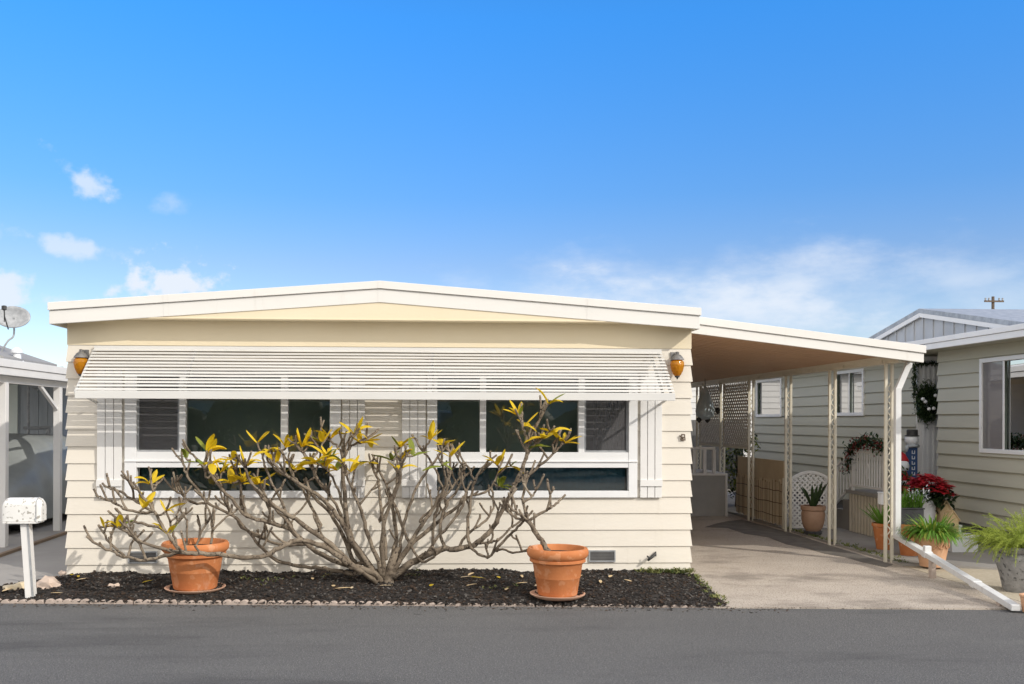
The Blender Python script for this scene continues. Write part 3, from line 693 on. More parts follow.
# ================================================================== CARPORT ON THE RIGHT
YC = 11.80                                       # front edge of the carport roof
cp = thing('carport', (4.7, YC, 0), 'white flat-roofed carport on thin cream posts attached to the right side of the cream home', 'carport')
tl = onY(697, 316.5, YC); tr = onY(924, 345.5, YC)
cx0, cx1 = HX1 + .02, tr.x; ksl = (tr.z - tl.z) / (tr.x - tl.x)
def cz(x): return tr.z + ksl * (x - tr.x)
YCB = 23.5
g = MB(); u_ = .095; tot = .215
def slab(g, x0, x1, y0, y1, top, bot):
    g.add([(x0, y0, cz(x0) - top), (x1, y0, cz(x1) - top), (x1, y1, cz(x1) - top), (x0, y1, cz(x0) - top),
           (x0, y0, cz(x0) - bot), (x1, y0, cz(x1) - bot), (x1, y1, cz(x1) - bot), (x0, y1, cz(x0) - bot)],
          [[0,1,2,3],[4,7,6,5],[0,4,5,1],[1,5,6,2],[2,6,7,3],[3,7,4,0]])
slab(g, cx0, cx1 - .02, YC + .05, YCB, .02, .06); g.build('roof', M['roof'], cp)
g = MB(); slab(g, cx0, cx1 + .02, YC - .02, YC + .03, 0, u_); slab(g, cx0, cx1, YC, YC + .04, u_ + .004, tot)
slab(g, cx1 - .03, cx1 + .0, YC + .045, YCB, .003, u_); slab(g, cx1 - .05, cx1 - .02, YC + .045, YCB, u_ + .004, tot - .02)
g.build('fascia', M['fascia'], cp, bevel=.004)
g = MB()
npan = 30                                        # ribbed metal ceiling pans running from front to back
for i in range(npan):
    x0 = cx0 + (cx1 - .06 - cx0) * i / npan; x1 = cx0 + (cx1 - .06 - cx0) * (i + 1) / npan - .008
    slab(g, x0, x1, YC + .045, YCB - .05, .13, .145)
slab(g, cx0, cx1 - .06, YC + .045, YCB - .05, .11, .125)
g.build('ceiling', M['ceil'], cp)
PX = 6.06
post_px = [(888.5, 562), (832, 545), (788, 531.5), (750.7, 519.8), (722, 512), (698.5, 505)]
pys = [onX(p[0], p[1], PX).y for p in post_px]
zb_ = cz(PX) - .235
g = MB(); g.box(PX - .03, PX + .03, YC + .1, YCB - .1, zb_, zb_ + .095); g.box(PX - .05, PX - .034, YC + .1, YCB - .1, zb_ + .05, zb_ + .1)
for y in [YC + .5 + k * 1.15 for k in range(10)]: g.box(PX - .045, PX - .031, y, y + .05, zb_ + .01, zb_ + .045)
g.build('beam', M['post'], cp, bevel=.003)
def make_post(y):
    g = MB(); w2 = .042
    for s in (-1, 1): g.box(PX + s * w2 - .018, PX + s * w2 + .018, y - .018, y + .018, 0, zb_)
    p = g.build('post', M['post'], cp, bevel=.003)
    g = MB(); k = 70; pts = [(PX + math.sin(i * 1.3) * .022, y, .25 + (zb_ - .5) * i / (k - 1)) for i in range(k)]
    g.tube(pts, .008, 6); g.build('scroll', M['post'], p, smooth=True); return p
p0 = make_post(pys[0])
for y in pys[1:]:
    c = copy_tree(p0, cp); c.location = (0, y - pys[0], 0)
# rectangular downspout: elbow under the eave, drop along the front post, long arm along the ground
ws = M['downspout']; yd = pys[0] - .12
g = MB(); e = onY(911, 366, YC + .25); v0 = onY(897.5, 390, yd); v1 = onY(895.5, 536, yd); d1 = onZ(1016, 608, .05)
g.bar((cx1 - .04, YC + .3, cz(cx1) - .2), (cx1 - .05, YC + .3, e.z - .02), .075, .06, (0, 1, 0))
g.bar((cx1 - .05, YC + .3, e.z + .01), (v0.x, yd, v0.z), .075, .06, (0, 1, 0))
g.bar((v0.x, yd, v0.z + .03), (v0.x, yd, v1.z - .02), .075, .065, (0, 1, 0))
A = Vector((v0.x, yd, v1.z)); B = d1
g.bar(A, B, .085, .062)
dsp = g.build('downspout', ws, cp, bevel=.006)
g = MB(); dd = (B - A)
for t in (.31, .72):
    g = MB(); p = A + dd * t; q = dd.normalized() * .05; g.bar(p - q, p + q, .098, .074)
    if t < .5: g.box(p.x - .04, p.x + .04, p.y - .03, p.y + .03, p.z + .03, p.z + .10)
    g.build('coupling', ws, dsp, bevel=.006)
g = MB(); q = A + dd * .5
for t in (.36, .9):
    g = MB(); q = A + dd * t; g.box(q.x - .03, q.x + .03, q.y - .03, q.y + .03, .01, q.z - .036); g.build('support_block', M['edge'], dsp)
g = MB(); c = onY(885, 499, pys[0] + .1); g.box(c.x - .075, c.x + .075, pys[0] + .03, pys[0] + .15, c.z - .07, c.z + .075); g.box(c.x - .08, c.x + .08, pys[0] + .02, pys[0] + .16, c.z + .0755, c.z + .09)
g.build('junction_box', M['bucket'], cp, bevel=.006)

# lattice screens hung between the rear posts
def lattice(g, x, y0, y1, z0, z1, step, wd, th, axis='y'):
    """diagonal lattice of crossing laths; axis tells which way it runs"""
    import itertools
    def clip(a, b):
        # Liang-Barsky on the rectangle
        t0, t1 = 0, 1; dx, dz = b[0] - a[0], b[1] - a[1]
        for p, q in ((-dx, a[0] - y0), (dx, y1 - a[0]), (-dz, a[1] - z0), (dz, z1 - a[1])):
            if p == 0:
                if q < 0: return None
            else:
                r = q / p
                if p < 0: t0 = max(t0, r)
                else: t1 = min(t1, r)
        if t1 - t0 < .02: return None
        return (a[0] + dx * t0, a[1] + dz * t0), (a[0] + dx * t1, a[1] + dz * t1)
    H = z1 - z0; k = y0 - H
    while k < y1 + H:
        for s, lay in ((1, 0), (-1, th)):
            a, b = ((k, z0), (k + H, z1)) if s > 0 else ((k, z1), (k + H, z0))
            c = clip(a, b)
            if c:
                if axis == 'y': g.bar((x + lay, c[0][0], c[0][1]), (x + lay, c[1][0], c[1][1]), th, wd, (0, 0, 1)) if False else g.bar((x + lay, c[0][0], c[0][1]), (x + lay, c[1][0], c[1][1]), wd, th, (1, 0, 0))
                else: g.bar((c[0][0], x + lay, c[0][1]), (c[1][0], x + lay, c[1][1]), wd, th, (0, 1, 0))
        k += step
for (ya, yb, lb) in ((pys[3] + .1, pys[4] - .1, 'cream diagonal lattice panel in the carport side, nearer the reed fence'), (pys[4] + .1, pys[5] - .1, 'cream diagonal lattice panel at the rear of the carport side')):
    g = MB(); lattice(g, PX, ya, yb, 1.36, zb_ - .02, .12, .05, .008)
    o = thing('lattice_screen', (PX, ya, 1.36), lb, 'lattice panel', 'lattice panels under the carport')
    g.build('laths', M['lath'], o, recalc=False)
    g = MB(); 
    for y in (ya, yb): g.box(PX - .015, PX + .02, y - .02, y + .02, 1.32, zb_ - .0)
    g.box(PX - .015, PX + .02, ya + .02, yb - .02, 1.32, 1.36); g.build('frame', M['post'], o)
# teardrop ornament hanging from the beam
c = onX(705, 405, PX - .35); g = MB()
g.lathe([(.006, .42), (.03, .36), (.09, .22), (.16, .02), (.19, -.12), (.17, -.22), (.10, -.28), (.02, -.3)], c, 20); 
o = thing('hanging_ornament', (c.x, c.y, c.z - .3), 'blue-grey teardrop ornament hanging under the rear of the carport', 'hanging ornament')
g.build('body', M['bird'], o, smooth=True)
g = MB(); g.tube([(c.x, c.y, c.z + .4), (c.x, c.y, zb_ + .1)], .006, 6); g.build('cord', M['black'], o)
for dx, dz in ((-.12, -.3), (.05, -.3), (.26, -.12)):
    g = MB(); g.lathe([(.01, -.06), (.05, -.02), (.055, .03), (.01, .07)], (c.x + dx, c.y, c.z + dz), 10); g.tube([(c.x + dx * .4, c.y, c.z - .1), (c.x + dx, c.y, c.z + dz + .06)], .005, 5); g.build('tassel', M['black'], o, smooth=True)

# grey stucco porch landing with white rail at the back of the driveway
bk = onZ(727, 517); yb_ = bk.y; xr_ = bk.x; zt = onY(727, 474, yb_).z
po = thing('porch_landing', (xr_ - .9, yb_, 0), 'grey stucco side porch with white railing at the back of the carport driveway', 'porch')
g = MB(); g.box(HX1 + .04, xr_ - .04, yb_, yb_ + 1.5, .017, zt - .03); g.build('base', M['stucco'], po)
g = MB(); g.box(HX1 + .03, xr_, yb_ - .03, yb_ + 1.5, zt - .029, zt + .015); g.box(xr_ - .039, xr_, yb_ - .03, yb_, .017, zt - .0295); g.build('trim', M['white'], po)
g = MB(); r1 = onY(715, 447, yb_ + .05); zt2 = r1.z
for px in (694, 704.5, 714): 
    x = onY(px, 460, yb_ + .05).x; g.box(x - .03, x + .03, yb_ + .02, yb_ + .08, zt + .016, zt2 - .05)
g.box(HX1 + .06, r1.x, yb_ + .015, yb_ + .085, zt2 - .05, zt2); g.build('railing', M['white'], po, bevel=.004)

# reed screen fence between the posts
ya, yb = onX(783, 527, PX + .12).y, onX(737, 514, PX + .12).y; zt = onX(783, 461, PX + .12).z
rf = thing('reed_fence', (PX + .12, ya, 0), 'tan reed screen fence with plain top strip behind the carport posts', 'fence')
g = MB(); yy = ya
while yy < yb:
    h = .80 + rnd.uniform(-.05, .04); wd = rnd.uniform(.016, .03); xx = PX + .12 + rnd.uniform(-.006, .006)
    g.cur = 0 if rnd.random() < .72 else 1; g.box(xx - .008, xx + .008, yy, yy + wd - .005, .05 + rnd.uniform(-.01, .03), h); yy += wd
g.build('reeds', [M['reed'], M['reed2']], rf)
g = MB(); g.box(PX + .13, PX + .142, ya, yb, .12, zt); g.build('backing_sheet', M['reedtop'], rf)
g = MB()
for z in (.2, .42, .64): g.tube([(PX + .107, ya + (yb - ya) * i / 12, z + rnd.uniform(-.012, .012)) for i in range(13)], .006, 5)
g.build('tie_wire', M['brown'], rf)
# shrub behind the reed fence end
def leafy(g, c, r, n, size, mats=1, shape=None):
    for _ in range(n):
        while True:
            p = Vector((rnd.uniform(-1, 1), rnd.uniform(-1, 1), rnd.uniform(-1, 1)))
            if p.length < 1: break
        q = Vector(c) + Vector((p.x * r[0], p.y * r[1], p.z * r[2]))
        g.cur = rnd.randrange(mats); s = size * rnd.uniform(.6, 1.3)
        d = Vector((rnd.uniform(-1, 1), rnd.uniform(-1, 1), rnd.uniform(-.4, 1))).normalized()
        g.blade(q, d, s, s * .45, .5, 2)
c = onX(744, 470, PX + .55); g = MB()
sh = thing('shrub', (c.x, c.y, 0), 'dark leafy shrub growing behind the end of the reed fence', 'shrub')
for (dy, z, r, n) in ((.5, .5, .3, 260), (.6, 1.0, .35, 300), (.2, 1.35, .3, 220), (-.3, 1.4, .25, 120)): leafy(g, (c.x, c.y + dy, z), (r * .8, r * 1.2, r), n, .11, 2)
g.build('foliage', [M['leaf_d'], M['leaf_g']], sh, recalc=False)
g = MB(); g.tube([(c.x, c.y + .5, 0), (c.x + .03, c.y + .5, .6), (c.x - .03, c.y + .4, 1.2)], [.03, .025, .012]); g.build('stem', M['trunk'], sh)

# white lattice gate with arched top
gb = onZ(809, 529, .045); yg = gb.y; xa, xb = onY(790.5, 520, yg).x, onY(829, 520, yg).x
zc = onY(809, 472, yg).z; zsd = onY(793, 480, yg).z
lg = thing('lattice_gate', (gb.x, yg, .045), 'white lattice garden gate with arched top behind a potted plant', 'gate')
g = MB(); lattice(g, yg, xa + .03, xb - .03, .1, zsd, .085, .026, .006, 'x')
k = 20
for i in range(k):                                # the arched part, lath by lath
    t = (i + .5) / k
arc = lambda t: (xa + (xb - xa) * t, zsd + (zc - zsd) * math.sin(math.pi * t) ** .8)
lt = MB(); lattice(lt, yg, xa + .03, xb - .03, zsd, zc, .085, .026, .006, 'x')
keep = []
for fi in range(0, len(lt.f), 6):
    vs = [lt.v[i] for f in lt.f[fi:fi + 6] for i in f]; cxm = sum(v.x for v in vs) / len(vs); 
    b0 = fi // 6 * 8; V = lt.v[b0:b0 + 8]
    def inside(v): t = (v.x - xa) / (xb - xa); return v.z < zsd + (zc - zsd) * math.sin(math.pi * min(1, max(0, t))) ** .8
    ends = [(V[0] + V[1] + V[2] + V[3]) / 4, (V[4] + V[5] + V[6] + V[7]) / 4]
    a, b = ends; ts = [i / 20 for i in range(21)]; ok = [t for t in ts if inside(a.lerp(b, t))]
    if len(ok) > 2: g.bar(a.lerp(b, min(ok)), a.lerp(b, max(ok)), .026, .006, (0, 1, 0))
g.build('laths', M['white'], lg, recalc=False)
g = MB(); pts = [arc(i / 24) for i in range(25)]
for p, q in zip(pts, pts[1:]): g.bar((p[0], yg - .004, p[1]), (q[0], yg - .004, q[1]), .03, .045, (0, 0, 1))
g.box(xa - .02, xa + .025, yg - .02, yg + .02, .045, zsd); g.box(xb - .025, xb + .02, yg - .02, yg + .02, .045, zsd); g.box(xa + .025, xb - .025, yg - .016, yg + .016, .06, .1)
g.build('frame', M['white'], lg)
for px in (784.5, 831.5):
    g = MB(); x = onY(px, 500, yg).x; g.box(x - .03, x + .03, yg - .03, yg + .03, .045, zsd + .03); g.build('gate_post', M['post'], lg)

# ================================================================== RIGHT NEIGHBOUR'S HOUSE
XN = 8.1
nb = thing('mobile_home', (XN + 2.5, 12, 0), 'olive grey mobile home with cross gable and white framed windows beyond the carport', 'mobile home')
YN0, YN1 = 11.05, onX(938.5, 450, XN).y; YN2 = onX(917.5, 450, XN).y; YN3 = onX(753, 450, XN).y
zs_lines = [onX(939.4, y, XN).z for y in (375.5, 388.2, 401.1, 414.5, 427.2, 440.5, 453.3, 466)]
spn = (zs_lines[0] - zs_lines[-1]) / 7
ztop = zs_lines[0] + 2 * spn + .1; ZWT = onX(1023, 336.5, XN - .48).z + .02; zbn = zs_lines[0] - 11 * spn
wA = (onX(982, 405, XN).y, YN0 + .9)               # big window, from its left edge towards the road
zA1, zA0 = onX(982, 359, XN).z, onX(982, 452.5, XN).z
def win_side(ya, yb, z0, z1, mullions, curtain=None, screened=False):
    """window in the plane X=XN between Y=ya (far) and yb (near)"""
    y0, y1 = min(ya, yb), max(ya, yb); t = .06; xo, xi = XN - .045, XN - .012
    f = MB(); f.box(xo, xi, y0, y0 + t, z0, z1); f.box(xo, xi, y1 - t, y1, z0, z1); f.box(xo, xi, y0 + t, y1 - t, z1 - t, z1); f.box(xo, xi, y0 + t, y1 - t, z0, z0 + t)
    for m_ in mullions: f.box(xo + .02, XN - .014, m_ - .02, m_ + .02, z0 + t, z1 - t)
    o = f.build('window', M['vinyl'], nb, bevel=.004)
    ed = [y0 + t] + [q for m_ in sorted(mullions) for q in (m_ - .02, m_ + .02)] + [y1 - t]
    for i in range(0, len(ed), 2):
        g = MB(); g.quad((XN - .018, ed[i] + .002, z0 + t + .002), (XN + .02, ed[i + 1] - .002, z0 + t + .002), (XN + .02, ed[i + 1] - .002, z1 - t - .002), (XN - .018, ed[i] + .002, z1 - t - .002))
        g.build('pane', M['glass_side'], o, recalc=False)
        if screened and i == len(ed) - 2:
            g = MB(); g.quad((XN - .024, ed[i] + .002, z0 + t + .002), (XN - .024, ed[i + 1] - .002, z0 + t + .002), (XN - .024, ed[i + 1] - .002, z1 - t - .002), (XN - .024, ed[i] + .002, z1 - t - .002)); g.build('insect_screen', M['screen2'], o, recalc=False)
    for (ca, cb, mm) in (curtain or []):
        g = MB(); n = 30
        pts = [(XN + .16 + .02 * math.sin(i * 1.2), ca + (cb - ca) * i / n) for i in range(n + 1)]
        for p, q in zip(pts, pts[1:]): g.quad((p[0], p[1], z0 + .02), (q[0], q[1], z0 + .02), (q[0], q[1], z1 - .02), (p[0], p[1], z1 - .02))
        g.build('curtain', M[mm], o, recalc=False, smooth=True)
    g = MB(); g.box(XN + .5, XN + .52, y0 - .3, y1 + .3, z0 - .3, z1 + .2); g.box(XN + .09, XN + .5, y1 + .28, y1 + .3, z0 - .3, z1 + .2); g.box(XN + .09, XN + .5, y0 - .3, y0 - .28, z0 - .3, z1 + .2)
    g.build('interior', M['dark'], o)
    return (y0, y1, z0, z1)
mA = onX(1005, 405, XN).y
hA = win_side(wA[0], wA[1], zA0, zA1, [mA], [(mA - .05, mA - .32, 'teal')], True)
w1 = (onX(757.5, 400, XN).y, onX(783, 400, XN).y); z1t, z1b = onX(757.5, 380.5, XN).z, onX(757.5, 417, XN).z
h1 = win_side(w1[0], w1[1], z1b, z1t, [], [(w1[0] - .45, w1[1] + .5, 'teal')])
w2 = (onX(836, 395, XN).y, onX(865.5, 395, XN).y); z2t, z2b = onX(838, 371.5, XN).z, onX(838, 416, XN).z
h2 = win_side(w2[0], w2[1], z2b, z2t, [(w2[0] + w2[1]) / 2 - .0], None)
def hole(h, p): return (h[0] - p + .015, h[1] - p - .015, h[2] + .015, h[3] - .015)
g = MB()
clap(g, (XN, YN1, 0), (XN, YN0, 0), (-1, 0, 0), zbn, ZWT, spn, .034, [(YN1 - h[1] + .015, YN1 - h[0] - .015, h[2] + .015, h[3] - .015) for h in (hA,)])
clap(g, (XN, YN3, 0), (XN, YN2, 0), (-1, 0, 0), zbn, ZWT, spn, .034, [(YN3 - h[1] + .015, YN3 - h[0] - .015, h[2] + .015, h[3] - .015) for h in (h1, h2)])
clap(g, (XN, YN0, 0), (XN + 6, YN0, 0), (0, -1, 0), zbn, ZWT, spn, .03)
clap(g, (XN + 1.2, YN2, 0), (XN, YN2, 0), (0, 1, 0), zbn, ZWT, spn, .001)
clap(g, (XN, YN1, 0), (XN + 1.2, YN1, 0), (0, 1, 0), zbn, ZWT, spn, .001)
g.quad((XN + 6, YN0, 0), (XN + 6, YN3, 0), (XN + 6, YN3, 2.8), (XN + 6, YN0, 2.8)); g.quad((XN, YN3, 0), (XN + 6, YN3, 0), (XN + 6, YN3, 2.8), (XN, YN3, 2.8))
g.quad((XN + 1.2, YN1, 0), (XN + 1.2, YN2, 0), (XN + 1.2, YN2, 2.8), (XN + 1.2, YN1, 2.8))
g.build('wall', M['olive'], nb, recalc=False)
g = MB(); g.box(XN + .02, XN + .1, YN0 + .02, YN1 - .02, 0, zbn); g.box(XN + .02, XN + .1, YN2 + .02, YN3 - .02, 0, zbn); g.box(XN + .1, XN + 6, YN0 + .02, YN0 + .1, 0, zbn)
g.build('foundation', M['found'], nb)
# eave along the side with two-step fascia
XE = XN - .48; e0 = onX(1023, 323.5, XE); e1 = onX(1023, 336.5, XE); ZE1, ZE0 = e0.z, e1.z
g = MB(); zm = ZE0 + (ZE1 - ZE0) * .55
g.box(XE - .015, XE + .03, YN0 - .45, YN3 + .4, zm, ZE1); g.box(XE, XE + .04, YN0 - .43, YN3 + .4, ZE0, zm - .004)
g.box(XE + .041, XN + 6.4, YN0 - .43, YN0 - .39, ZE0, zm - .004); g.box(XE + .031, XN + 6.4, YN0 - .45, YN0 - .4, zm, ZE1)
g.build('fascia', M['white'], nb, bevel=.004)
g = MB(); g.box(XE + .041, XN + 6, YN0 - .39, YN3 + .38, ZE0 + .01, ZE0 + .03); g.build('soffit', M['olive'], nb)
# white header band above the entry
g = MB(); zh = onY(928, 361, YN2).z; g.box(XN + .002, XN + 1.19, YN2 - .06, YN2 - .02, zh, zh + .07); g.box(XN - .02, XN + .06, YN2 - .02, YN2 + .012, .73, zh); g.build('door_frame', M['white'], nb)
g = MB(); zd0 = .73
g.box(XN + .065, XN + 1.0, YN2 - .012, YN2 - .002, zd0, zh); dr = g.build('door', M['vinyl'], nb)
g = MB(); x = XN + .07
g.box(x, x + .92, YN2 - .05, YN2 - .02, zd0 + 1.02, zd0 + 1.06); g.box(x, x + .92, YN2 - .05, YN2 - .02, zh - .06, zh - .02); g.box(x, x + .92, YN2 - .05, YN2 - .02, zd0, zd0 + .06)
k = 0
while x < XN + 1.0:
    g.box(x, x + .028, YN2 - .045, YN2 - .025, zd0 + .061, zd0 + 1.019); g.box(x, x + .028, YN2 - .045, YN2 - .025, zd0 + 1.061, zh - .061); x += .085
g.build('security_grille', M['vinyl'], dr)
# roof over the house: flat, plus a cross gable with vertical boards facing the carport
g = MB(); g.box(XE + .031, XN + 6.3, YN0 - .39, YN3 + .3, ZE1 - .06, ZE1 + .0)
XG = XN - .1
pk2 = onX(918.5, 308.5, XG - .07); far_ = onX(868, 338, XG - .07); near = onX(1012, 320.5, XG - .07)
yp, zp2 = pk2.y, pk2.z; hwid = max(far_.y - yp, yp - near.y); ze = (far_.z + near.z) / 2 - .0
slope = (zp2 - ze) / ((far_.y - near.y) / 2)
ya, yb = yp - 2.7, yp + 2.7; zea = zp2 - slope * 2.7
for (u, v, zu, zv) in ((ya, yp, zea, zp2), (yp, yb, zp2, zea)):
    g.add([(XG - .06, u, zu), (XG - .06, v, zv), (XN + 6.3, v, zv), (XN + 6.3, u, zu), (XG - .06, u, zu - .07), (XG - .06, v, zv - .07), (XN + 6.3, v, zv - .07), (XN + 6.3, u, zu - .07)],
          [[0,1,2,3],[4,7,6,5],[0,4,5,1],[1,5,6,2],[2,6,7,3],[3,7,4,0]])
g.build('roof', M['greymetal'], nb)
g = MB()
for (u, v, zu, zv) in ((ya, yp, zea, zp2), (yp, yb, zp2, zea)):
    g.bar((XG - .045, u, zu - .105), (XG - .045, v, zv - .105), .03, .065, (0, 0, 1))
g.build('rake_board', M['white'], nb)
g = MB(); zg0 = ZE1 - .02
yy = ya + .05
while yy < yb - .05:
    y2 = min(yy + .29, yb - .05)
    def zg(y): return zp2 - slope * abs(y - yp) - .075
    pts = [(yy, zg0), (y2, zg0), (y2, max(zg(y2), zg0 + .01))] + ([(yp, zg(yp))] if yy < yp < y2 else []) + [(yy, max(zg(yy), zg0 + .01))]
    g.prism(pts, 'x', XG, XG + .04)
    g.prism([(y2 - .018, zg0), (y2 + .018, zg0), (y2 + .018, max(zg(y2 + .018), zg0 + .01)), (y2 - .018, max(zg(y2 - .018), zg0 + .01))], 'x', XG - .018, XG - .0005)
    yy = y2 + .002
g.build('gable_boarding', M['greysid'], nb)

# entry deck, picket railing, steps --------------------------------------
XD = 7.02
dA, dB = onX(886, 541, XD).y, onX(848, 535, XD).y; zdk = .725
dk = thing('entry_deck', (XD, dA, 0), 'beige skirted entry deck with white picket railing and steps beside the olive house', 'deck')
g = MB(); yy = dA + .03
while yy < dB - .02:
    g.box(XD, XD + .014, yy, yy + .062, .05, zdk - .06); yy += .105
x = XD + .03
while x < XN - .03:
    g.box(x, x + .062, dA, dA + .014, .05, zdk - .06); x += .105
g.build('skirting', M['skirt'], dk)
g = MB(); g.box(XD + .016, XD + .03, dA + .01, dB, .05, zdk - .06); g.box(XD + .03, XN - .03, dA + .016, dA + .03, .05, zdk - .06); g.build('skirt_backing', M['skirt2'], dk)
g = MB(); g.box(XD - .03, XN - .03, dA - .03, dB + .02, zdk - .055, zdk); g.build('platform', M['slab'], dk)
g = MB(); zr = onX(856, 449, XD).z; r0 = dA + .05; r1 = onX(853, 470, XD).y
for y in (r0, r1): g.box(XD - .02, XD + .02, y - .02, y + .02, zdk + .001, zr + .03)
g.box(XD - .014, XD + .014, r0 + .02, r1 - .02, zdk + .07, zdk + .1); g.box(XD - .018, XD + .018, r0 + .02, r1 - .02, zr - .06, zr - .03)
y = r0 + .07
while y < r1 - .04: g.box(XD - .009, XD + .009, y - .009, y + .009, zdk + .101, zr + (.0 if True else 0)); y += .085
ym = (r0 + r1) / 2
g.tube([(XD - .012, ym + .05 * math.cos(a * math.pi / 8), (zdk + zr) / 2 + .12 * math.sin(a * math.pi / 8)) for a in range(17)], .008, 6)
g.build('railing', M['white'], dk)
g = MB(); st = 3; ys = dB + .03
for i in range(st): g.box(XD + .05, XN - .1, ys + i * .28, ys + (i + 1) * .28, .046, zdk - .18 * (i + 1))
g.build('steps', M['slab'], dk)
g = MB(); ye = ys + .84
g.bar((XD - .0, r1, zr - .0), (XD - .0, ye, zr - .55), .035, .035); g.bar((XD, r1, zdk + .1), (XD, ye, .22), .03, .03); g.box(XD - .02, XD + .02, ye, ye + .04, .046, zr - .5)
for i in range(1, 9):
    t = i / 9; y = r1 + (ye - r1) * t; g.box(XD - .009, XD + .009, y - .009, y + .009, zdk + .1 + (.12 - zdk) * t, zr - .01 - .55 * t)
g.build('stair_rail', M['white'], dk)

# red-flowered garland on the deck rail
g = MB(); gl = thing('flower_garland', (XD, ym, zr), 'dark green garland with dull red flowers draped over the deck railing', 'garland')
path = [(XD - .03, r1 + .14, zr - .36), (XD - .02, r1 + .04, zr - .12)] + [(XD + .0, r1 - (r1 - r0) * t / 6, zr + .03 + .1 * math.sin(t / 6 * math.pi)) for t in range(7)]
f2 = MB()
for i in range(len(path) - 1):
    for _ in range(120):
        p = Vector(path[i]).lerp(Vector(path[i + 1]), rnd.random()) + Vector((rnd.gauss(0, .05), rnd.gauss(0, .05), rnd.gauss(0, .055)))
        g.blade(p, (rnd.uniform(-1, 1), rnd.uniform(-1, 1), rnd.uniform(-.6, 1)), .07, .03, .6, 2)
    for _ in range(14):
        p = Vector(path[i]).lerp(Vector(path[i + 1]), rnd.random()) + Vector((rnd.uniform(-.09, -.03), rnd.gauss(0, .05), rnd.gauss(0, .06)))
        for k in range(5):
            a = k * 1.257; f2.blade(p, (-.5, math.cos(a), math.sin(a)), .03, .022, .2, 2)
g.build('foliage', M['leaf_d'], gl, recalc=False); f2.build('flowers', M['dullred'], gl, recalc=False)
# wreath on the security door, dark garland around its frame
c = onY(927, 403, YN2 - .1); g = MB()
wr = thing('wreath', (c.x, c.y, c.z), 'dark evergreen wreath with pale ornaments on the white security door', 'wreath')
for _ in range(2200):
    a = rnd.uniform(0, 6.283); rr = .165 + rnd.gauss(0, .05); p = c + Vector((math.cos(a) * rr * .8, rnd.gauss(0, .03), math.sin(a) * rr * 1.3))
    g.blade(p, (rnd.gauss(0, 1), rnd.uniform(-1, .2), rnd.gauss(0, 1)), .055, .02, .3, 2)
g.build('foliage', M['leaf_d'], wr, recalc=False)
for (dx, dz) in ((-.12, .06), (-.08, .02), (-.02, -.1), (.06, -.09), (.09, .12)):
    g = MB(); g.lathe([(.004, -.03), (.026, -.018), (.032, 0), (.026, .018), (.004, .03)], (c.x + dx, c.y - .1, c.z + dz), 10); g.build('ornament', M['bucket'], wr, smooth=True)
g = MB(); a0 = onY(914.5, 398, YN2 - .08); a1 = onY(915, 364, YN2 - .08); a2 = onY(940, 363, YN2 - .08)
for (p, q, n) in ((a0, a1, 520), (a1, a2, 260)):
    for _ in range(n):
        b = p.lerp(q, rnd.random()) + Vector((rnd.gauss(0, .018), rnd.gauss(0, .018), rnd.gauss(0, .014))); g.blade(b, (rnd.gauss(0, 1), rnd.gauss(0, 1), rnd.gauss(0, 1)), .045, .018, .3, 2)
tag(g.build('evergreen_garland', M['leaf_d'], recalc=False), 'dark evergreen garland framing the top and side of the security door', 'garland')
# snowman post: blue board with a white head and black hat
c = onY(911.5, 470, YN2 - .35); sp_ = thing('snowman_post', (c.x, c.y, zdk), 'tall blue wooden porch post with white snowman head and black hat', 'porch sign')
zt_ = onY(911.5, 446, c.y).z; g = MB(); g.box(c.x - .085, c.x + .085, c.y - .03, c.y + .03, zdk, zt_); g.build('board', M['bluepaint'], sp_, bevel=.006)
g = MB()
for k in range(7):                                 # the painted column of white letters is too small to read
    z = zt_ - .07 - k * .085; g.box(c.x - .012, c.x + .04, c.y - .033, c.y - .0305, z - .055, z - .043); g.box(c.x - .012, c.x + .0, c.y - .033, c.y - .0305, z - .042, z); g.box(c.x + .028, c.x + .04, c.y - .033, c.y - .0305, z - .042, z - .01 * (k % 3))
g.build('lettering', M['bucket'], sp_)
g = MB(); g.lathe([(.02, 0), (.08, .02), (.105, .08), (.1, .14), (.05, .18)], (c.x, c.y, zt_), 18); g.build('head', M['bucket'], sp_, smooth=True)
g = MB(); g.lathe([(.10, .155), (.115, .165), (.085, .175), (.085, .25), (.07, .265), (.01, .265)], (c.x + .01, c.y, zt_), 18); g.build('hat', M['black'], sp_, smooth=True, auto=30)
g = MB(); g.tube([(c.x - .10, c.y - .03, zt_ - .01), (c.x, c.y - .1, zt_ + .01), (c.x + .09, c.y - .03, zt_ - .0)], .028, 8); g.tube([(c.x - .09, c.y - .05, zt_), (c.x - .12, c.y - .05, zt_ - .09)], [.03, .022], 8); g.build('scarf', M['shed'], sp_, smooth=True)
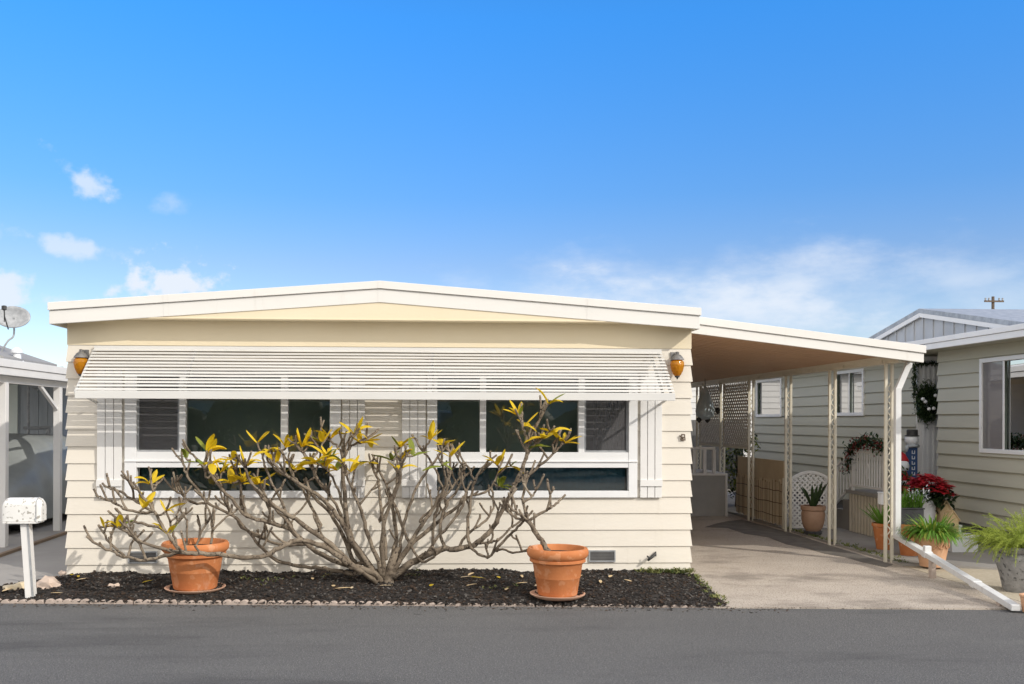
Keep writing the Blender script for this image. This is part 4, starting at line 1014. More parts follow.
# small red and white Christmas figure
c = onY(901, 485, YN2 - .6); zt_ = onY(901, 452, c.y).z; h = zt_ - zdk
cf = thing('christmas_figure', (c.x, c.y, zdk), 'small red and white Christmas figure with pointed hat beside the blue post', 'figurine')
g = MB(); g.lathe([(.13, 0), (.15, .06), (.13, .3 * h), (.09, .5 * h), (.06, .58 * h)], (c.x, c.y, zdk), 18); g.build('body', M['red'], cf, smooth=True)
g = MB(); g.lathe([(.03, .52 * h), (.10, .56 * h), (.115, .66 * h), (.09, .78 * h), (.03, .82 * h)], (c.x, c.y - .02, zdk), 18); g.lathe([(.145, .13), (.155, .16), (.145, .2)], (c.x, c.y, zdk), 18); g.build('trim', M['bucket'], cf, smooth=True)
g = MB(); g.lathe([(.105, .76 * h), (.1, .82 * h), (.05, .95 * h), (.01, 1.0 * h)], (c.x + .01, c.y, zdk), 18); g.build('hat', M['red'], cf, smooth=True)
g = MB()
for _ in range(160): 
    p = Vector((c.x + rnd.gauss(0, .1), c.y - .18 + rnd.gauss(0, .05), zdk + abs(rnd.gauss(0, .16)))); g.blade(p, (rnd.gauss(0, 1), rnd.gauss(0, 1), rnd.gauss(.5, 1)), .09, .04, .5, 2)
lf = thing('potted_greenery', (c.x, c.y - .18, zdk), 'low dark green plant in small pot in front of the Christmas figure', 'potted plant')
g.build('foliage', M['leaf_d'], lf, recalc=False)
g = MB(); g.lathe([(.06, 0), (.08, .12), (.085, .12), (.07, .11)], (c.x, c.y - .18, zdk), 14); g.build('pot', M['terra'], lf, smooth=True)

# ================================================================== POTS AND PLANTS BY THE RIGHT HOUSE
def pot(prof, c, name, m, parent, seg=36, soil=None):
    g = MB(); g.lathe(prof, c, seg); o = g.build(name, m, parent, smooth=True, auto=38)
    if soil:
        g = MB(); g.lathe([(.001, soil[1] - .005), (soil[0], soil[1] - .005), (soil[0], soil[1]), (soil[0] * .5, soil[1] + .012), (.001, soil[1] + .012)], c, 24); g.build('soil', M['soil'], parent, smooth=True)
    return o
def potprof(r, h, base=.66, rim=.14, t=.025):
    rb = r * base
    return [(.001, 0), (rb, 0), (rb + (r * .9 - rb) * .5, h * (1 - rim) * .5), (r * .9, h * (1 - rim)), (r * .975, h * (1 - rim) + .004), (r, h * (1 - rim * .5)), (r * .985, h - .006), (r * .96, h), (r - t - .005, h), (r - t - .012, h * .93), (r * .8, h * .8)]
# agave-like plant in the brown pot by the lattice gate
c = onZ(813, 534.5, .045); r = (onY(825.3, 510, c.y).x - onY(801.8, 510, c.y).x) / 2; h = onY(813, 505.5, c.y).z - .045
t = thing('potted_agave', (c.x, c.y, .045), 'dark green strappy plant in round brown pot in front of the lattice gate', 'potted plant')
pot([(.001, .06), (r * .55, .06), (r * .78, h * .26), (r * .92, h * .5), (r * .95, h * .72), (r * .9, h * .82), (r, h * .86), (r, h), (r * .88, h), (r * .8, h * .85)], (c.x, c.y, .045), 'pot', M['brownpot'], t, soil=(r * .8, h * .9))
g = MB(); g.lathe([(.001, 0), (r * .62, 0), (r * .72, .03), (r * .75, .06), (r * .6, .062), (.001, .062)], (c.x, c.y, .045), 24); g.build('saucer', M['planter'], t, smooth=True, auto=30)
g = MB()
for i in range(13):
    a = i * 2.4; s = rnd.uniform(.25, .8); g.blade((c.x + .03 * math.cos(a), c.y + .03 * math.sin(a), .045 + h * .9), (math.cos(a) * s, math.sin(a) * s, 1), rnd.uniform(.3, .52), .055, rnd.uniform(.1, .9), 5)
g.build('leaves', M['leaf_d'], t, recalc=False)
# aloe in the terracotta pot beside the front post
c = onX(884, 549, 6.72); c.z = .045; c.y = onZ(884, 549, .045).y; c.x = onZ(884, 549, .045).x
r = .5 * (onY(896, 524, c.y).x - onY(873, 524, c.y).x); h = onY(884, 523, c.y).z - .045
t = thing('potted_aloe', (c.x, c.y, .045), 'spiky green aloe in tapered terracotta pot behind the front carport post', 'potted plant')
pot(potprof(r, h, .6), (c.x, c.y, .045), 'pot', M['terra'], t, soil=(r * .85, h * .92))
g = MB()
for i in range(34):
    a = i * 2.4; s = rnd.uniform(.4, 1.4); g.blade((c.x + .06 * math.cos(a), c.y + .06 * math.sin(a), .045 + h * .93), (math.cos(a) * s - .35, math.sin(a) * s, 1), rnd.uniform(.24, .44), .035, rnd.uniform(-.1, .4), 4)
g.build('leaves', M['leaf_s'], t, recalc=False)
# brick-red pot with a dark trough of white-flecked grass on it
c = onZ(909, 555, .045); r = .5 * (onY(921, 530, c.y).x - onY(896, 530, c.y).x); h = onY(908, 523.5, c.y).z - .045
t = thing('flower_pot', (c.x, c.y, .045), 'wide brick red clay pot standing behind the downspout with a trough on top', 'flower pot')
pot(potprof(r, h, .62, .2), (c.x, c.y, .045), 'pot', M['terra'], t, soil=(r * .85, h * .97))
zb0 = .045 + h * .99; zt_ = onY(908, 509, c.y).z
t = thing('trough_planter', (c.x, c.y, zb0), 'charcoal trough planter with green grass and white flower spikes on the brick red pot', 'planter')
g = MB(); w_ = r * .92; g.box(c.x - w_, c.x + w_, c.y - .09, c.y + .09, zb0, zt_); g.box(c.x - w_ - .012, c.x + w_ + .012, c.y - .1, c.y + .1, zt_ + .001, zt_ + .022); g.build('trough', M['planter'], t, bevel=.008)
g = MB()
for i in range(130):
    a = rnd.uniform(0, 6.28); s = rnd.uniform(.1, .9); g.blade((c.x + rnd.uniform(-w_, w_), c.y + rnd.uniform(-.07, .07), zt_), (math.cos(a) * s, math.sin(a) * s, 1), rnd.uniform(.18, .34), .016, rnd.uniform(.3, 1.6), 4)
g.build('grass', M['leaf_s'], t, recalc=False)
g = MB()
for i in range(16):
    x = c.x + rnd.uniform(0, w_ * 1.5); y = c.y + rnd.uniform(-.06, .06); hh = rnd.uniform(.16, .34)
    for k in range(7): g.blade((x, y, zt_ + hh * (.4 + .6 * k / 7)), (rnd.gauss(0, 1), rnd.gauss(0, 1), .6), .045, .02, .3, 2)
g.build('flower_spikes', M['bucket'], t, recalc=False)
# big terracotta pot of spider plant at the front of the slab
c = onZ(932, 566, .045); r = .5 * (onY(950.5, 536, c.y).x - onY(915.2, 536, c.y).x); h = onY(932, 533.5, c.y).z - .045
t = thing('potted_spider_plant', (c.x, c.y, .045), 'bright green arching plant in large pale terracotta pot with swag relief', 'potted plant')
pot([(.001, 0), (r * .62, 0), (r * .64, .03), (r * .8, h * .55), (r * .88, h * .78), (r * .9, h * .84), (r * .99, h * .88), (r, h * .97), (r * .96, h), (r * .86, h), (r * .82, h * .85)], (c.x, c.y, .045), 'pot', M['terra2'], t, soil=(r * .84, h * .93))
g = MB()
for k in range(7):
    a0 = math.pi + k * math.pi / 6 - .2; pts = []
    for i in range(7):
        a = a0 + (i / 6) * math.pi / 6; z = h * (.72 - .13 * math.sin(math.pi * i / 6)); rr = r * .76 + .24 * r * .5 * (z / h)
        pts.append((c.x + math.cos(a) * (rr + .004), c.y + math.sin(a) * (rr + .004), .045 + z))
    g.tube(pts, .009, 6)
g.build('relief', M['terra2'], t, smooth=True)
g = MB()
for i in range(620):
    a = rnd.uniform(0, 6.28); s = rnd.uniform(.2, 1.6); rr = r * .75 * math.sqrt(rnd.random()); g.cur = 0 if rnd.random() < .8 else 1
    g.blade((c.x + rr * math.cos(a), c.y + rr * math.sin(a), .045 + h * .95), (math.cos(a) * s, math.sin(a) * s, 1), rnd.uniform(.18, .36), .02, rnd.uniform(1.0, 3.4), 5)
g.build('leaves', [M['leaf_s'], M['fern']], t, recalc=False)
# bench, poinsettia, birdhouses, low white box
YB = 13.35
bz = onY(927, 524, YB).z; bx0, bx1 = onY(916, 530, YB).x, onY(956, 530, YB).x
t = thing('plant_bench', ((bx0 + bx1) / 2, YB, .045), 'low white bench holding the poinsettia bucket beside the olive wall', 'bench')
g = MB(); g.box(bx0, bx1, YB - .16, YB + .2, bz - .03, bz); g.build('top', M['white'], t)
for x in (bx0 + .03, bx1 - .03):
    for y in (YB - .13, YB + .17): g = MB(); g.box(x - .02, x + .02, y - .02, y + .02, .045, bz - .031); g.build('leg', M['white'], t)
c = onY(926, 510, YB); zt_ = onY(926, 499, YB).z; r = .135
t = thing('potted_poinsettia', (c.x, YB, bz), 'large dark red poinsettia in white bucket on the low white bench', 'potted plant')
pot([(.001, 0), (r * .8, 0), (r, zt_ - bz - .02), (r * 1.05, zt_ - bz - .015), (r * 1.05, zt_ - bz), (r * .9, zt_ - bz), (r * .85, zt_ - bz - .06)], (c.x, YB, bz), 'bucket', M['bucket'], t)
cc = onY(930, 487, YB); g = MB(); f2 = MB()
leafy(g, (cc.x + .03, YB, cc.z - .14), (.28, .26, .19), 520, .12)
for k in range(80):
    a = rnd.uniform(0, 6.28); q = math.sqrt(rnd.random()); p = Vector((cc.x - .03 + .29 * q * math.cos(a), YB + .26 * q * math.sin(a) - .05, cc.z - .13 + .27 * math.sqrt(max(0, 1 - q * q)) - .03 * math.cos(a) * q + rnd.gauss(0, .015)))
    for j in range(9):
        b = j * .7 + rnd.uniform(0, .5); f2.blade(p, (math.cos(b), math.sin(b) - .35, rnd.uniform(.0, .5)), rnd.uniform(.08, .13), .055, .7, 3)
g.build('foliage', M['leaf_d'], t, recalc=False); f2.build('bracts', M['red'], t, recalc=False)
def birdhouse(px, py, wpx, y, lb, ztop_):
    c = onY(px, py, y); w2 = wpx / F * y / 2; zr_ = onY(px, ztop_, y).z; z0 = c.z; zw = z0 + (zr_ - z0) * .6
    t = thing('birdhouse', (c.x, y, z0), lb, 'birdhouse', 'birdhouses by the olive wall')
    g = MB(); g.prism([(c.x - w2, z0), (c.x + w2, z0), (c.x + w2, zw), (c.x, zr_ - .02), (c.x - w2, zw)], 'y', y - .06, y + .06); g.build('body', M['tan'], t)
    g = MB()
    for s in (-1, 1): g.bar((c.x, y - .0, zr_ + .0), (c.x + s * (w2 + .015), y, zw - .012), .15, .012, (0, 0, 1))
    g.build('roof', M['tan'], t)
    g = MB(); g.prism([(c.x + .026 * math.cos(i * .524), z0 + (zw - z0) * .68 + .026 * math.sin(i * .524)) for i in range(12)], 'y', y - .0625, y - .0605); g.build('entrance', M['black'], t)
    return z0
birdhouse(950.5, 534, 12, 13.0, 'tan wooden birdhouse, lower and nearer of the pair by the poinsettia', 510)
birdhouse(943.5, 523, 11, 13.3, 'tan wooden birdhouse, higher and farther of the pair by the poinsettia', 500)
b = onZ(957, 549, .045); t0 = onY(957, 532, b.y).z; xr2 = onY(965, 540, b.y).x; xl2 = onY(938, 540, b.y).x
st = thing('storage_box', (b.x, b.y, .045), 'low white lidded box on the slab under the lower birdhouse', 'box')
g = MB(); g.box(xl2 + .012, xr2 - .012, 12.9, 13.12, .045, t0 - .045); g.build('body', M['bucket'], st, bevel=.006); g = MB(); g.box(xl2, xr2, 12.885, 13.135, t0 - .044, t0); g.build('lid', M['bucket'], st, bevel=.008)
# cast stone urn with feathery asparagus fern
c = onZ(1012, 590, .03); c = onZ(1019, 591, .02); sc = c.y / F
r = 23 * sc; zt_ = onY(1019, 546, c.y).z; h = zt_ - .02
t = thing('stone_urn', (c.x, c.y, .02), 'grey cast stone urn with thick rolled rim and feathery light green asparagus fern', 'urn planter')
pot([(.001, 0), (r * .62, 0), (r * .66, .03), (r * .78, h * .35), (r * .95, h * .65), (r * .97, h * .76), (r * .86, h * .83), (r * .8, h * .86), (r * .93, h * .9), (r * .97, h * .95), (r * .93, h), (r * .78, h), (r * .7, h * .85)], (c.x, c.y, .02), 'urn', M['stone'], t, soil=(r * .75, h * .93))
g = MB()
for i in range(220):
    a = rnd.uniform(0, 6.28); s = rnd.uniform(.15, 1.4); rr = r * .6 * math.sqrt(rnd.random())
    p = Vector((c.x + rr * math.cos(a), c.y + rr * math.sin(a), zt_ - .02)); d = Vector((math.cos(a) * s - .25, math.sin(a) * s, 1)).normalized()
    L = rnd.uniform(.26, .56); n = 16; dr = rnd.uniform(.5, 2.6)
    for k in range(n):
        q = p + d * (L / n)
        if k > 2:
            for _ in range(6):
                e = Vector((rnd.gauss(0, 1), rnd.gauss(0, 1), rnd.gauss(.1, 1))).normalized() * rnd.uniform(.02, .05); o = d.cross(e)
                if o.length > 1e-5: o = o.normalized() * .0032; g.quad(p - o, p + o, p + e + d * .012)
        o = d.cross(Vector((0, 1, .2))).normalized() * .0025; g.quad(p - o, p + o, q + o, q - o)
        p = q; d = (d + Vector((0, 0, -dr / n))).normalized()
g.build('fern', M['fern'], t, recalc=False)
c = onZ(1029, 612, .01); g = MB(); t = thing('clay_pot', (c.x, c.y, .01), 'small terracotta pot at the road edge beside the downspout outlet', 'flower pot')
pot(potprof(.085, .17), (c.x, c.y, .01), 'pot', M['terra2'], t, soil=(.07, .15))

# ================================================================== MAILBOX AND ROCKS
b = onZ(31.5, 597.5, .03); ym_ = b.y
mb_ = thing('mailbox', (b.x, ym_, 0), 'weathered white rural mailbox on leaning white wooden post between two rocks', 'mailbox')
tp = onY(26, 521.5, ym_)
g = MB(); wP = .088
g.bar((b.x, ym_, -.02), (tp.x, ym_, tp.z), wP, wP, (0, 1, 0)); g.build('post', M['mailp'] if 'mailp' in M else M['white'], mb_, bevel=.005)
g = MB(); g.bar((b.x + .036, ym_ - .047, -.02), (tp.x + .036, ym_ - .047, tp.z - .02), .02, .006, (0, 1, 0)); g.build('post_strip', M['greymetal'], mb_)
x0, x1 = onY(5, 500, ym_).x, onY(44, 500, ym_).x; z0, z1 = onY(24, 520.5, ym_).z, onY(24, 497.5, ym_).z
# the box lies across the view: long side to the road, door at its right end
g = MB(); pr = []; wy = .16; hz = z1 - z0
prof = [(-wy / 2, 0), (wy / 2, 0)] + [(wy / 2 * math.cos(a), hz - wy / 2 * .95 + wy / 2 * .95 * math.sin(a)) for a in [math.pi * i / 12 for i in range(13)]]
n = len(prof); secs = [(x0, .82, -.035), (x0 + .02, .95, -.01), (x0 + .05, 1, 0), (x1 - .05, 1, 0), (x1 - .02, .955, -.01), (x1, .83, -.035)]
for (x, k, dz) in secs: g.v += [Vector((x, ym_ + p[0] * k, z0 + p[1] * k + (0 if p[1] == 0 else 0))) for p in prof]
for i in range(len(secs) - 1):
    for k in range(n): g.f.append([i * n + k, i * n + (k + 1) % n, (i + 1) * n + (k + 1) % n, (i + 1) * n + k]); g.mi.append(0)
g.f.append(list(range(n))); g.mi.append(0); g.f.append([(len(secs) - 1) * n + k for k in range(n)][::-1]); g.mi.append(0)
M['mail'] = mat('weathered_mailbox_paint', (.70, .69, .66), (.82, .81, .78), rough=.5, scale=9, contrast=1.3, speck=[((.36, .34, .30), 24, .55)])
g.build('box', M['mail'], mb_, smooth=True, auto=35)
g = MB(); rim = [Vector((x1 - .048, ym_ + p[0] * 1.02, z0 + p[1] * 1.012)) for p in prof[1:]] + [Vector((x1 - .048, ym_ + prof[0][0] * 1.02, z0))]
g.tube(rim, .0045, 6); g.build('door_seam', M['greymetal'], mb_)
g = MB(); g.box(x0 + .015, x1 - .03, ym_ - .09, ym_ + .09, z0 - .022, z0 - .002); g.build('mounting_board', M['mail'], mb_)
g = MB(); g.tube([(x1 - .06, ym_ - .085, z0 + .03), (x1 - .04, ym_ - .088, z0 - .015), (x1 + .01, ym_ - .088, z0 - .005)], .005, 6); g.build('latch', M['greymetal'], mb_)
for (px, py, wpx, hpx, dy, sd, mm, nm, lb, Z) in (
        (17, 595, 17, 10, .10, 3.1, 'rock1', 'rock', 'yellowish rock on the left of the mailbox post', 0), (44, 594, 15, 12, .12, 8.4, 'rock2', 'rock', 'pinkish pointed rock on the right of the mailbox post', 0),
        (114, 588, 8, 5, 0, 12.2, 'rock2', 'rock', 'small pale stone lying on the mulch between mailbox and left pot', .05),
        (57, 579, 13, 3.5, 0, 21.5, 'rock2', 'rock', 'flat pink stone at the left corner of the cream house', .02), (63, 575, 5, 4, .05, 30.3, 'rock2', 'rock', 'small pink stone against the left corner of the cream wall', .02)):
    c = onZ(px, py, Z + .02); c.y += dy; k = c.y / F; g = MB(); g.rock((c.x, c.y, Z + hpx * k * .25), (wpx * k, wpx * k * .75, hpx * k), sd)
    tag(g.build('rock', M[mm], smooth=True, auto=30), lb, 'rock', 'rocks in the mulch bed')

# ================================================================== PLUMERIA
def cat(pts, n=4):
    """Catmull-Rom through points"""
    P = [pts[0]] + list(pts) + [pts[-1]]; out = []
    for i in range(1, len(P) - 2):
        for k in range(n):
            t = k / n; a, b, c, d = P[i - 1], P[i], P[i + 1], P[i + 2]
            out.append(.5 * ((2 * b) + (c - a) * t + (2 * a - 5 * b + 4 * c - d) * t * t + (3 * b - a - 3 * c + d) * t ** 3))
    out.append(P[-2]); return out
def A_(*pts): return [(220 + x / 2.973, 380 + y / 2.973) for x, y in pts]
LIMBS = [   # picture outline of each limb, start radius (cm), end radius, depth offset at its end (m)
    (A_((485,600),(440,560),(385,460),(370,330),(365,240),(368,190)), 4.6, 1.5, .1),
    (A_((470,590),(395,480),(360,420),(310,360),(262,325),(205,290),(160,250)), 4.0, 1.5, -.3),
    (A_((400,545),(370,470),(330,400),(280,350),(240,310),(170,270),(140,235)), 3.2, 1.4, .3),
    (A_((470,600),(410,560),(330,490),(250,430),(200,400),(130,350),(90,300),(75,260)), 4.2, 1.5, -.5),
    (A_((490,590),(520,500),(520,420),(500,330),(472,270)), 3.6, 1.4, .45),
    (A_((480,580),(470,540),(440,460),(420,390),(390,320),(372,275)), 3.4, 1.4, -.35),
    (A_((490,590),(480,500),(490,410),(525,330),(538,280),(536,240)), 3.4, 1.4, -.5),
    (A_((510,570),(560,500),(620,445),(690,390),(735,350)), 3.6, 1.6, .3),
    (A_((500,590),(545,520),(600,430),(640,370),(680,290),(684,215)), 3.4, 1.4, -.2),
    (A_((500,330),(530,400),(555,470),(600,540),(640,520)), 2.0, 1.6, -.3),
    (A_((395,556),(345,505),(300,488),(240,490),(180,488),(120,470)), 3.6, 1.6, .25),
    ([(384,582),(372,572),(352,566),(333,560),(310,547),(290,530),(268,522),(246,516),(232,500),(211,475),(204,467)], 4.2, 1.5, -.45),
    ([(350,573),(333,570),(316,568),(298,566),(278,561),(262,548),(250,533),(231,514),(208,503),(197,488),(186,473),(183,462)], 2.8, 1.4, .3),
    ([(345,562),(322,546),(300,541),(284,545),(266,556),(245,557),(220,555),(196,553),(181,552)], 3.4, 2.4, -1.02),
    ([(181,552),(160,548),(141,541),(128,533),(118,527)], 2.2, 1.4, -.9),
    ([(181,552),(165,556),(146,560),(124,556),(106,549),(93,542)], 2.2, 1.3, -1.0),
    ([(181,552),(175,544),(165,530),(153,511),(143,497),(133,487)], 2.4, 1.3, -.75),
    ([(153,511),(137,502),(120,492),(110,488)], 1.7, 1.3, -.5), ([(142,513),(124,508),(110,501),(98,497)], 1.7, 1.2, -.7),
    ([(165,530),(148,525),(134,522),(121,521)], 1.8, 1.3, -.8), ([(153,511),(152,495),(157,484)], 1.7, 1.3, -.5),
    ([(208,503),(193,503),(183,496),(174,490)], 1.8, 1.3, .1), ([(146,560),(140,545),(132,535),(124,530)], 1.6, 1.2, -.8), ([(124,556),(112,546),(104,533)], 1.5, 1.2, -.8), ([(128,557),(130,546),(136,538)], 1.4, 1.2, -.8),
    ([(393,577),(408,565),(425,556),(442,549),(458,549),(474,545),(488,533),(497,522),(504,506),(513,490),(520,474),(526,458),(527,447)], 4.6, 2.0, -.4),
    ([(527,449),(526,437),(522,426),(520,418)], 1.8, 1.3, -.4), ([(528,445),(533,432),(539,420),(541,410)], 1.7, 1.2, -.3), ([(527,452),(537,443),(545,435),(550,431)], 1.7, 1.3, -.5),
    ([(513,484),(528,476),(544,462),(556,451),(562,443)], 1.9, 1.3, -.3), ([(548,458),(541,449),(537,444)], 1.3, 1.2, -.3), ([(553,453),(553,444)], 1.3, 1.2, -.3),
    ([(471,548),(481,556),(489,557),(499,549),(512,552),(524,551)], 2.0, 1.2, -.45),
    ([(497,549),(508,536),(518,527),(525,519)], 1.9, 1.5, -.6), ([(478,543),(490,543),(499,539),(512,527)], 1.8, 1.3, -.2),
    ([(470,548),(468,530),(470,505),(475,480),(484,466),(491,459)], 2.4, 1.3, .3), ([(475,481),(468,467),(460,455)], 1.5, 1.2, .3), ([(472,495),(485,492),(494,483),(499,468)], 1.6, 1.2, .2),
    ([(445,549),(440,530),(446,505),(457,490),(465,476)], 2.4, 1.4, .4), ([(425,556),(436,540),(452,522),(463,505),(466,492)], 2.2, 1.3, -.1), ([(446,505),(440,480),(431,462),(424,452)], 1.7, 1.2, .3),
    ([(432,553),(433,530),(437,510),(443,492),(446,478),(441,462)], 2.0, 1.3, -.6), ([(458,549),(470,532),(486,520),(494,505),(489,492)], 1.9, 1.2, .5),
    ([(400,555),(404,525),(412,500),(422,478),(434,462),(441,452)], 2.4, 1.4, .1), ([(420,520),(436,505),(452,488),(463,470),(458,458)], 1.8, 1.2, .1),
    ([(386,560),(384,530),(380,500),(378,480),(372,464)], 2.6, 1.4, .55), ([(379,520),(392,495),(399,478),(401,462)], 1.9, 1.3, .3), ([(350,545),(341,515),(330,495),(318,480),(312,466)], 2.4, 1.4, -.1),
    ([(345,520),(340,495),(332,478),(325,468)], 1.8, 1.3, -.3), ([(300,541),(286,520),(272,505),(262,490),(257,480)], 2.2, 1.4, .1), ([(290,530),(283,505),(276,490),(266,470),(263,455)], 1.9, 1.3, -.2),
    ([(320,525),(308,500),(300,486),(293,474),(290,464)], 2.2, 1.3, .5), ([(260,535),(245,530),(235,517),(228,507)], 1.6, 1.2, .2), ([(246,516),(243,500),(240,484),(236,470)], 1.7, 1.3, -.4), 
    ([(270,522),(268,505),(260,492),(250,482),(246,468)], 1.7, 1.2, -.5), ([(231,514),(222,497),(220,482)], 1.5, 1.2, .2), ([(344,460),(348,450),(356,443),(366,438)], 1.7, 1.3, .1), ([(344,458),(338,448),(330,441)], 1.6, 1.3, .1), ([(345,455),(347,443),(354,434)], 1.3, 1.2, .0),
    ([(207,477),(203,466),(196,458),(190,452)], 1.5, 1.2, -.45), ([(300,486),(313,478),(318,466)], 1.4, 1.2, .4), ([(321,455),(318,447),(312,441)], 1.3, 1.2, .2),
    ([(311,462),(301,450),(296,444)], 1.5, 1.2, .0), ([(311,462),(318,452),(323,443)], 1.5, 1.2, .0), ([(330,495),(318,482),(311,462)], 1.8, 1.4, .0),
]
TIPS = [(150,484,3,'y'),(104,527,3,'y'),(119,527,2,'y'),(144,508,3,'y'),(166,511,2,'y'),(168,534,2,'y'),(186,458,3,'g'),(197,462,2,'g'),(211,464,3,'y'),(221,473,2,'y'),(233,459,4,'y'),(232,483,4,'y'),(243,482,4,'y'),
        (258,484,5,'y'),(247,466,3,'y'),(268,452,5,'y'),(286,447,4,'y'),(302,447,5,'y'),(322,442,5,'y'),(331,438,4,'y'),(316,462,5,'y'),(325,467,6,'y'),(337,470,4,'y'),(354,434,5,'y'),(361,443,4,'y'),(368,440,3,'y'),(350,472,3,'y'),
        (371,462,4,'y'),(392,460,2,'g'),(400,447,4,'y'),(401,459,2,'y'),(413,456,2,'g'),(430,440,4,'y'),(444,444,6,'y'),(450,457,3,'y'),(441,466,2,'g'),(497,465,4,'y'),(500,487,4,'g'),(511,466,2,'y'),(519,416,4,'y'),(524,426,3,'y'),(543,438,4,'y'),(551,432,3,'y'),(565,443,5,'y'),(529,448,2,'g'),
        (277,462,3,'y'),(309,464,4,'y'),(342,462,4,'y'),(330,459,4,'y'),(296,470,3,'y'),(228,470,3,'y')]
c0 = onZ(388, 583, .05); PB = Vector((c0.x, c0.y, .03))
pl = thing('plumeria_shrub', PB, 'large bare-branched plumeria with yellowing leaf tufts spreading in front of the windows', 'shrub')
PY = PB.y
def limb_pts(poly, doff, y0=None, droot=0.0):
    n = len(poly); out = []
    for i, (px, py) in enumerate(poly):
        t = i / (n - 1); out.append(onY(px, py, (PY if y0 is None else y0) + droot + (doff - droot) * t))
    return out
g = MB(); nodes = []; tips = []
lf = {'y': MB(), 'g': MB()}
def leaf_tuft(MBd, p, d, n, kind):
    n += 1
    for i in range(n):
        a = i * 2.4 + rnd.uniform(0, 1); k = rnd.uniform(.35, 1.1); e = Vector((math.cos(a) * k, math.sin(a) * k * .8, rnd.uniform(.35, 1.0))) + d * .4
        mb = MBd[kind if rnd.random() < .93 else 'g']; L = rnd.uniform(.13, .25); w = L * rnd.uniform(.28, .38)
        # a folded lance-shaped leaf that arches over
        q = Vector(p); dd = e.normalized(); sd = dd.cross(Vector((0, 0, 1)))
        if sd.length < .1: sd = Vector((1, 0, 0))
        sd.normalize(); sd = (sd + Vector((0, 0, rnd.uniform(-.5, .5)))).normalized(); rows = []; dr = rnd.uniform(.2, 1.9); m_ = 6
        for j in range(m_ + 1):
            t = j / m_; ww = w * .5 * max(.06, math.sin(math.pi * min(1, t * .80 + .10)) ** .75) * (1 if j < m_ else .35); nn = dd.cross(sd).normalized()
            rows.append((q - sd * ww + nn * ww * .35, q, q + sd * ww + nn * ww * .35)); q = q + dd * (L / m_); dd = (dd + Vector((0, 0, -dr / m_))).normalized()
        for r0, r1 in zip(rows, rows[1:]): mb.quad(r0[0], r0[1], r1[1], r1[0]); mb.quad(r0[1], r0[2], r1[2], r1[1])
def stub(g, p, d, L, r, nodes, bend=.3):
    d = d.normalized(); q = p + d * L * .5 + Vector((rnd.gauss(0, .01), rnd.gauss(0, .01), 0)); e = (d + Vector((rnd.gauss(0, .12), rnd.gauss(0, .12), bend))).normalized(); z = q + e * L * .5
    g.tube(cat([p, q, z], 3), [r * 1.12, r, r * .92, r * .9, r * .9, r * .98, r * .8][:7], 7); return z, e
def grow(g, poly, ra, rb, doff, droot=0.0, y0=None, forks=True, dens=1.0):
    base = limb_pts(poly, doff, y0, droot); pts = cat(base, 4); n = len(pts)
    wob = [pts[i] + Vector((rnd.gauss(0, .005), rnd.gauss(0, .012), rnd.gauss(0, .005))) if 0 < i < n - 1 else pts[i] for i in range(n)]
    rad = [((ra + (rb - ra) * (i / (n - 1)) ** .75) / 100) * .88 * (1 + (.1 if i % 4 == 0 else 0) + rnd.uniform(-.05, .05)) for i in range(n)]
    g.tube(wob, rad, 9); nodes.extend(wob[n // 3:])
    end = wob[-1]; d = (wob[-1] - wob[-3]).normalized()
    if forks:
        for k in range(rnd.choice([1, 2, 2, 3])):
            e = d + Vector(((-1) ** k * rnd.uniform(.25, .9), rnd.gauss(0, .5), rnd.uniform(.1, .6))); z, zd = stub(g, end, e, rnd.uniform(.08, .2), .0125, nodes); tips.append((z, zd))
            nodes.append(z)
        for i in range(n // 3, n - 1):
            if rnd.random() < .20 * dens:
                t = (wob[i + 1] - wob[i]).normalized(); e = t * .4 + Vector((rnd.gauss(0, .6), rnd.gauss(0, .5), rnd.uniform(.5, 1.0))); z, zd = stub(g, wob[i], e, rnd.uniform(.08, .24), .0125, nodes)
                nodes.append(z); tips.append((z, zd))
                if rnd.random() < .6:
                    for _ in range(2):
                        e2 = zd + Vector((rnd.gauss(0, .7), rnd.gauss(0, .6), .3)); z2, zd2 = stub(g, z, e2, rnd.uniform(.06, .13), .0115, nodes); nodes.append(z2); tips.append((z2, zd2))
# depth at the root of a side limb follows the limb it leaves: found from what has been grown already
grown = []
def root_depth(p):
    best = None
    for (q, yo) in grown:
        dd = (q[0] - p[0]) ** 2 + (q[1] - p[1]) ** 2
        if best is None or dd < best[0]: best = (dd, yo)
    return best[1] if best and best[0] < 400 else 0.0
for (poly, ra, rb, doff) in LIMBS:
    near_ = min(grown, key=lambda q: (q[0][0] - poly[0][0]) ** 2 + (q[0][1] - poly[0][1]) ** 2 + (900 if q[0][1] < poly[0][1] - 2 else 0)) if grown else None
    dr0 = 0.0
    if near_ and abs(poly[0][0] - 388) + abs(poly[0][1] - 580) > 22:
        dr0 = near_[1]
        if (near_[0][0] - poly[0][0]) ** 2 + (near_[0][1] - poly[0][1]) ** 2 > 2: poly = [near_[0]] + list(poly)
    grow(g, poly, ra, rb, doff, dr0, dens=.85)
    n = len(poly)
    for i in range(n - 1):
        for k in range(5):
            q = k / 5; grown.append(((poly[i][0] + (poly[i + 1][0] - poly[i][0]) * q, poly[i][1] + (poly[i + 1][1] - poly[i][1]) * q), dr0 + (doff - dr0) * (i + q) / (n - 1)))
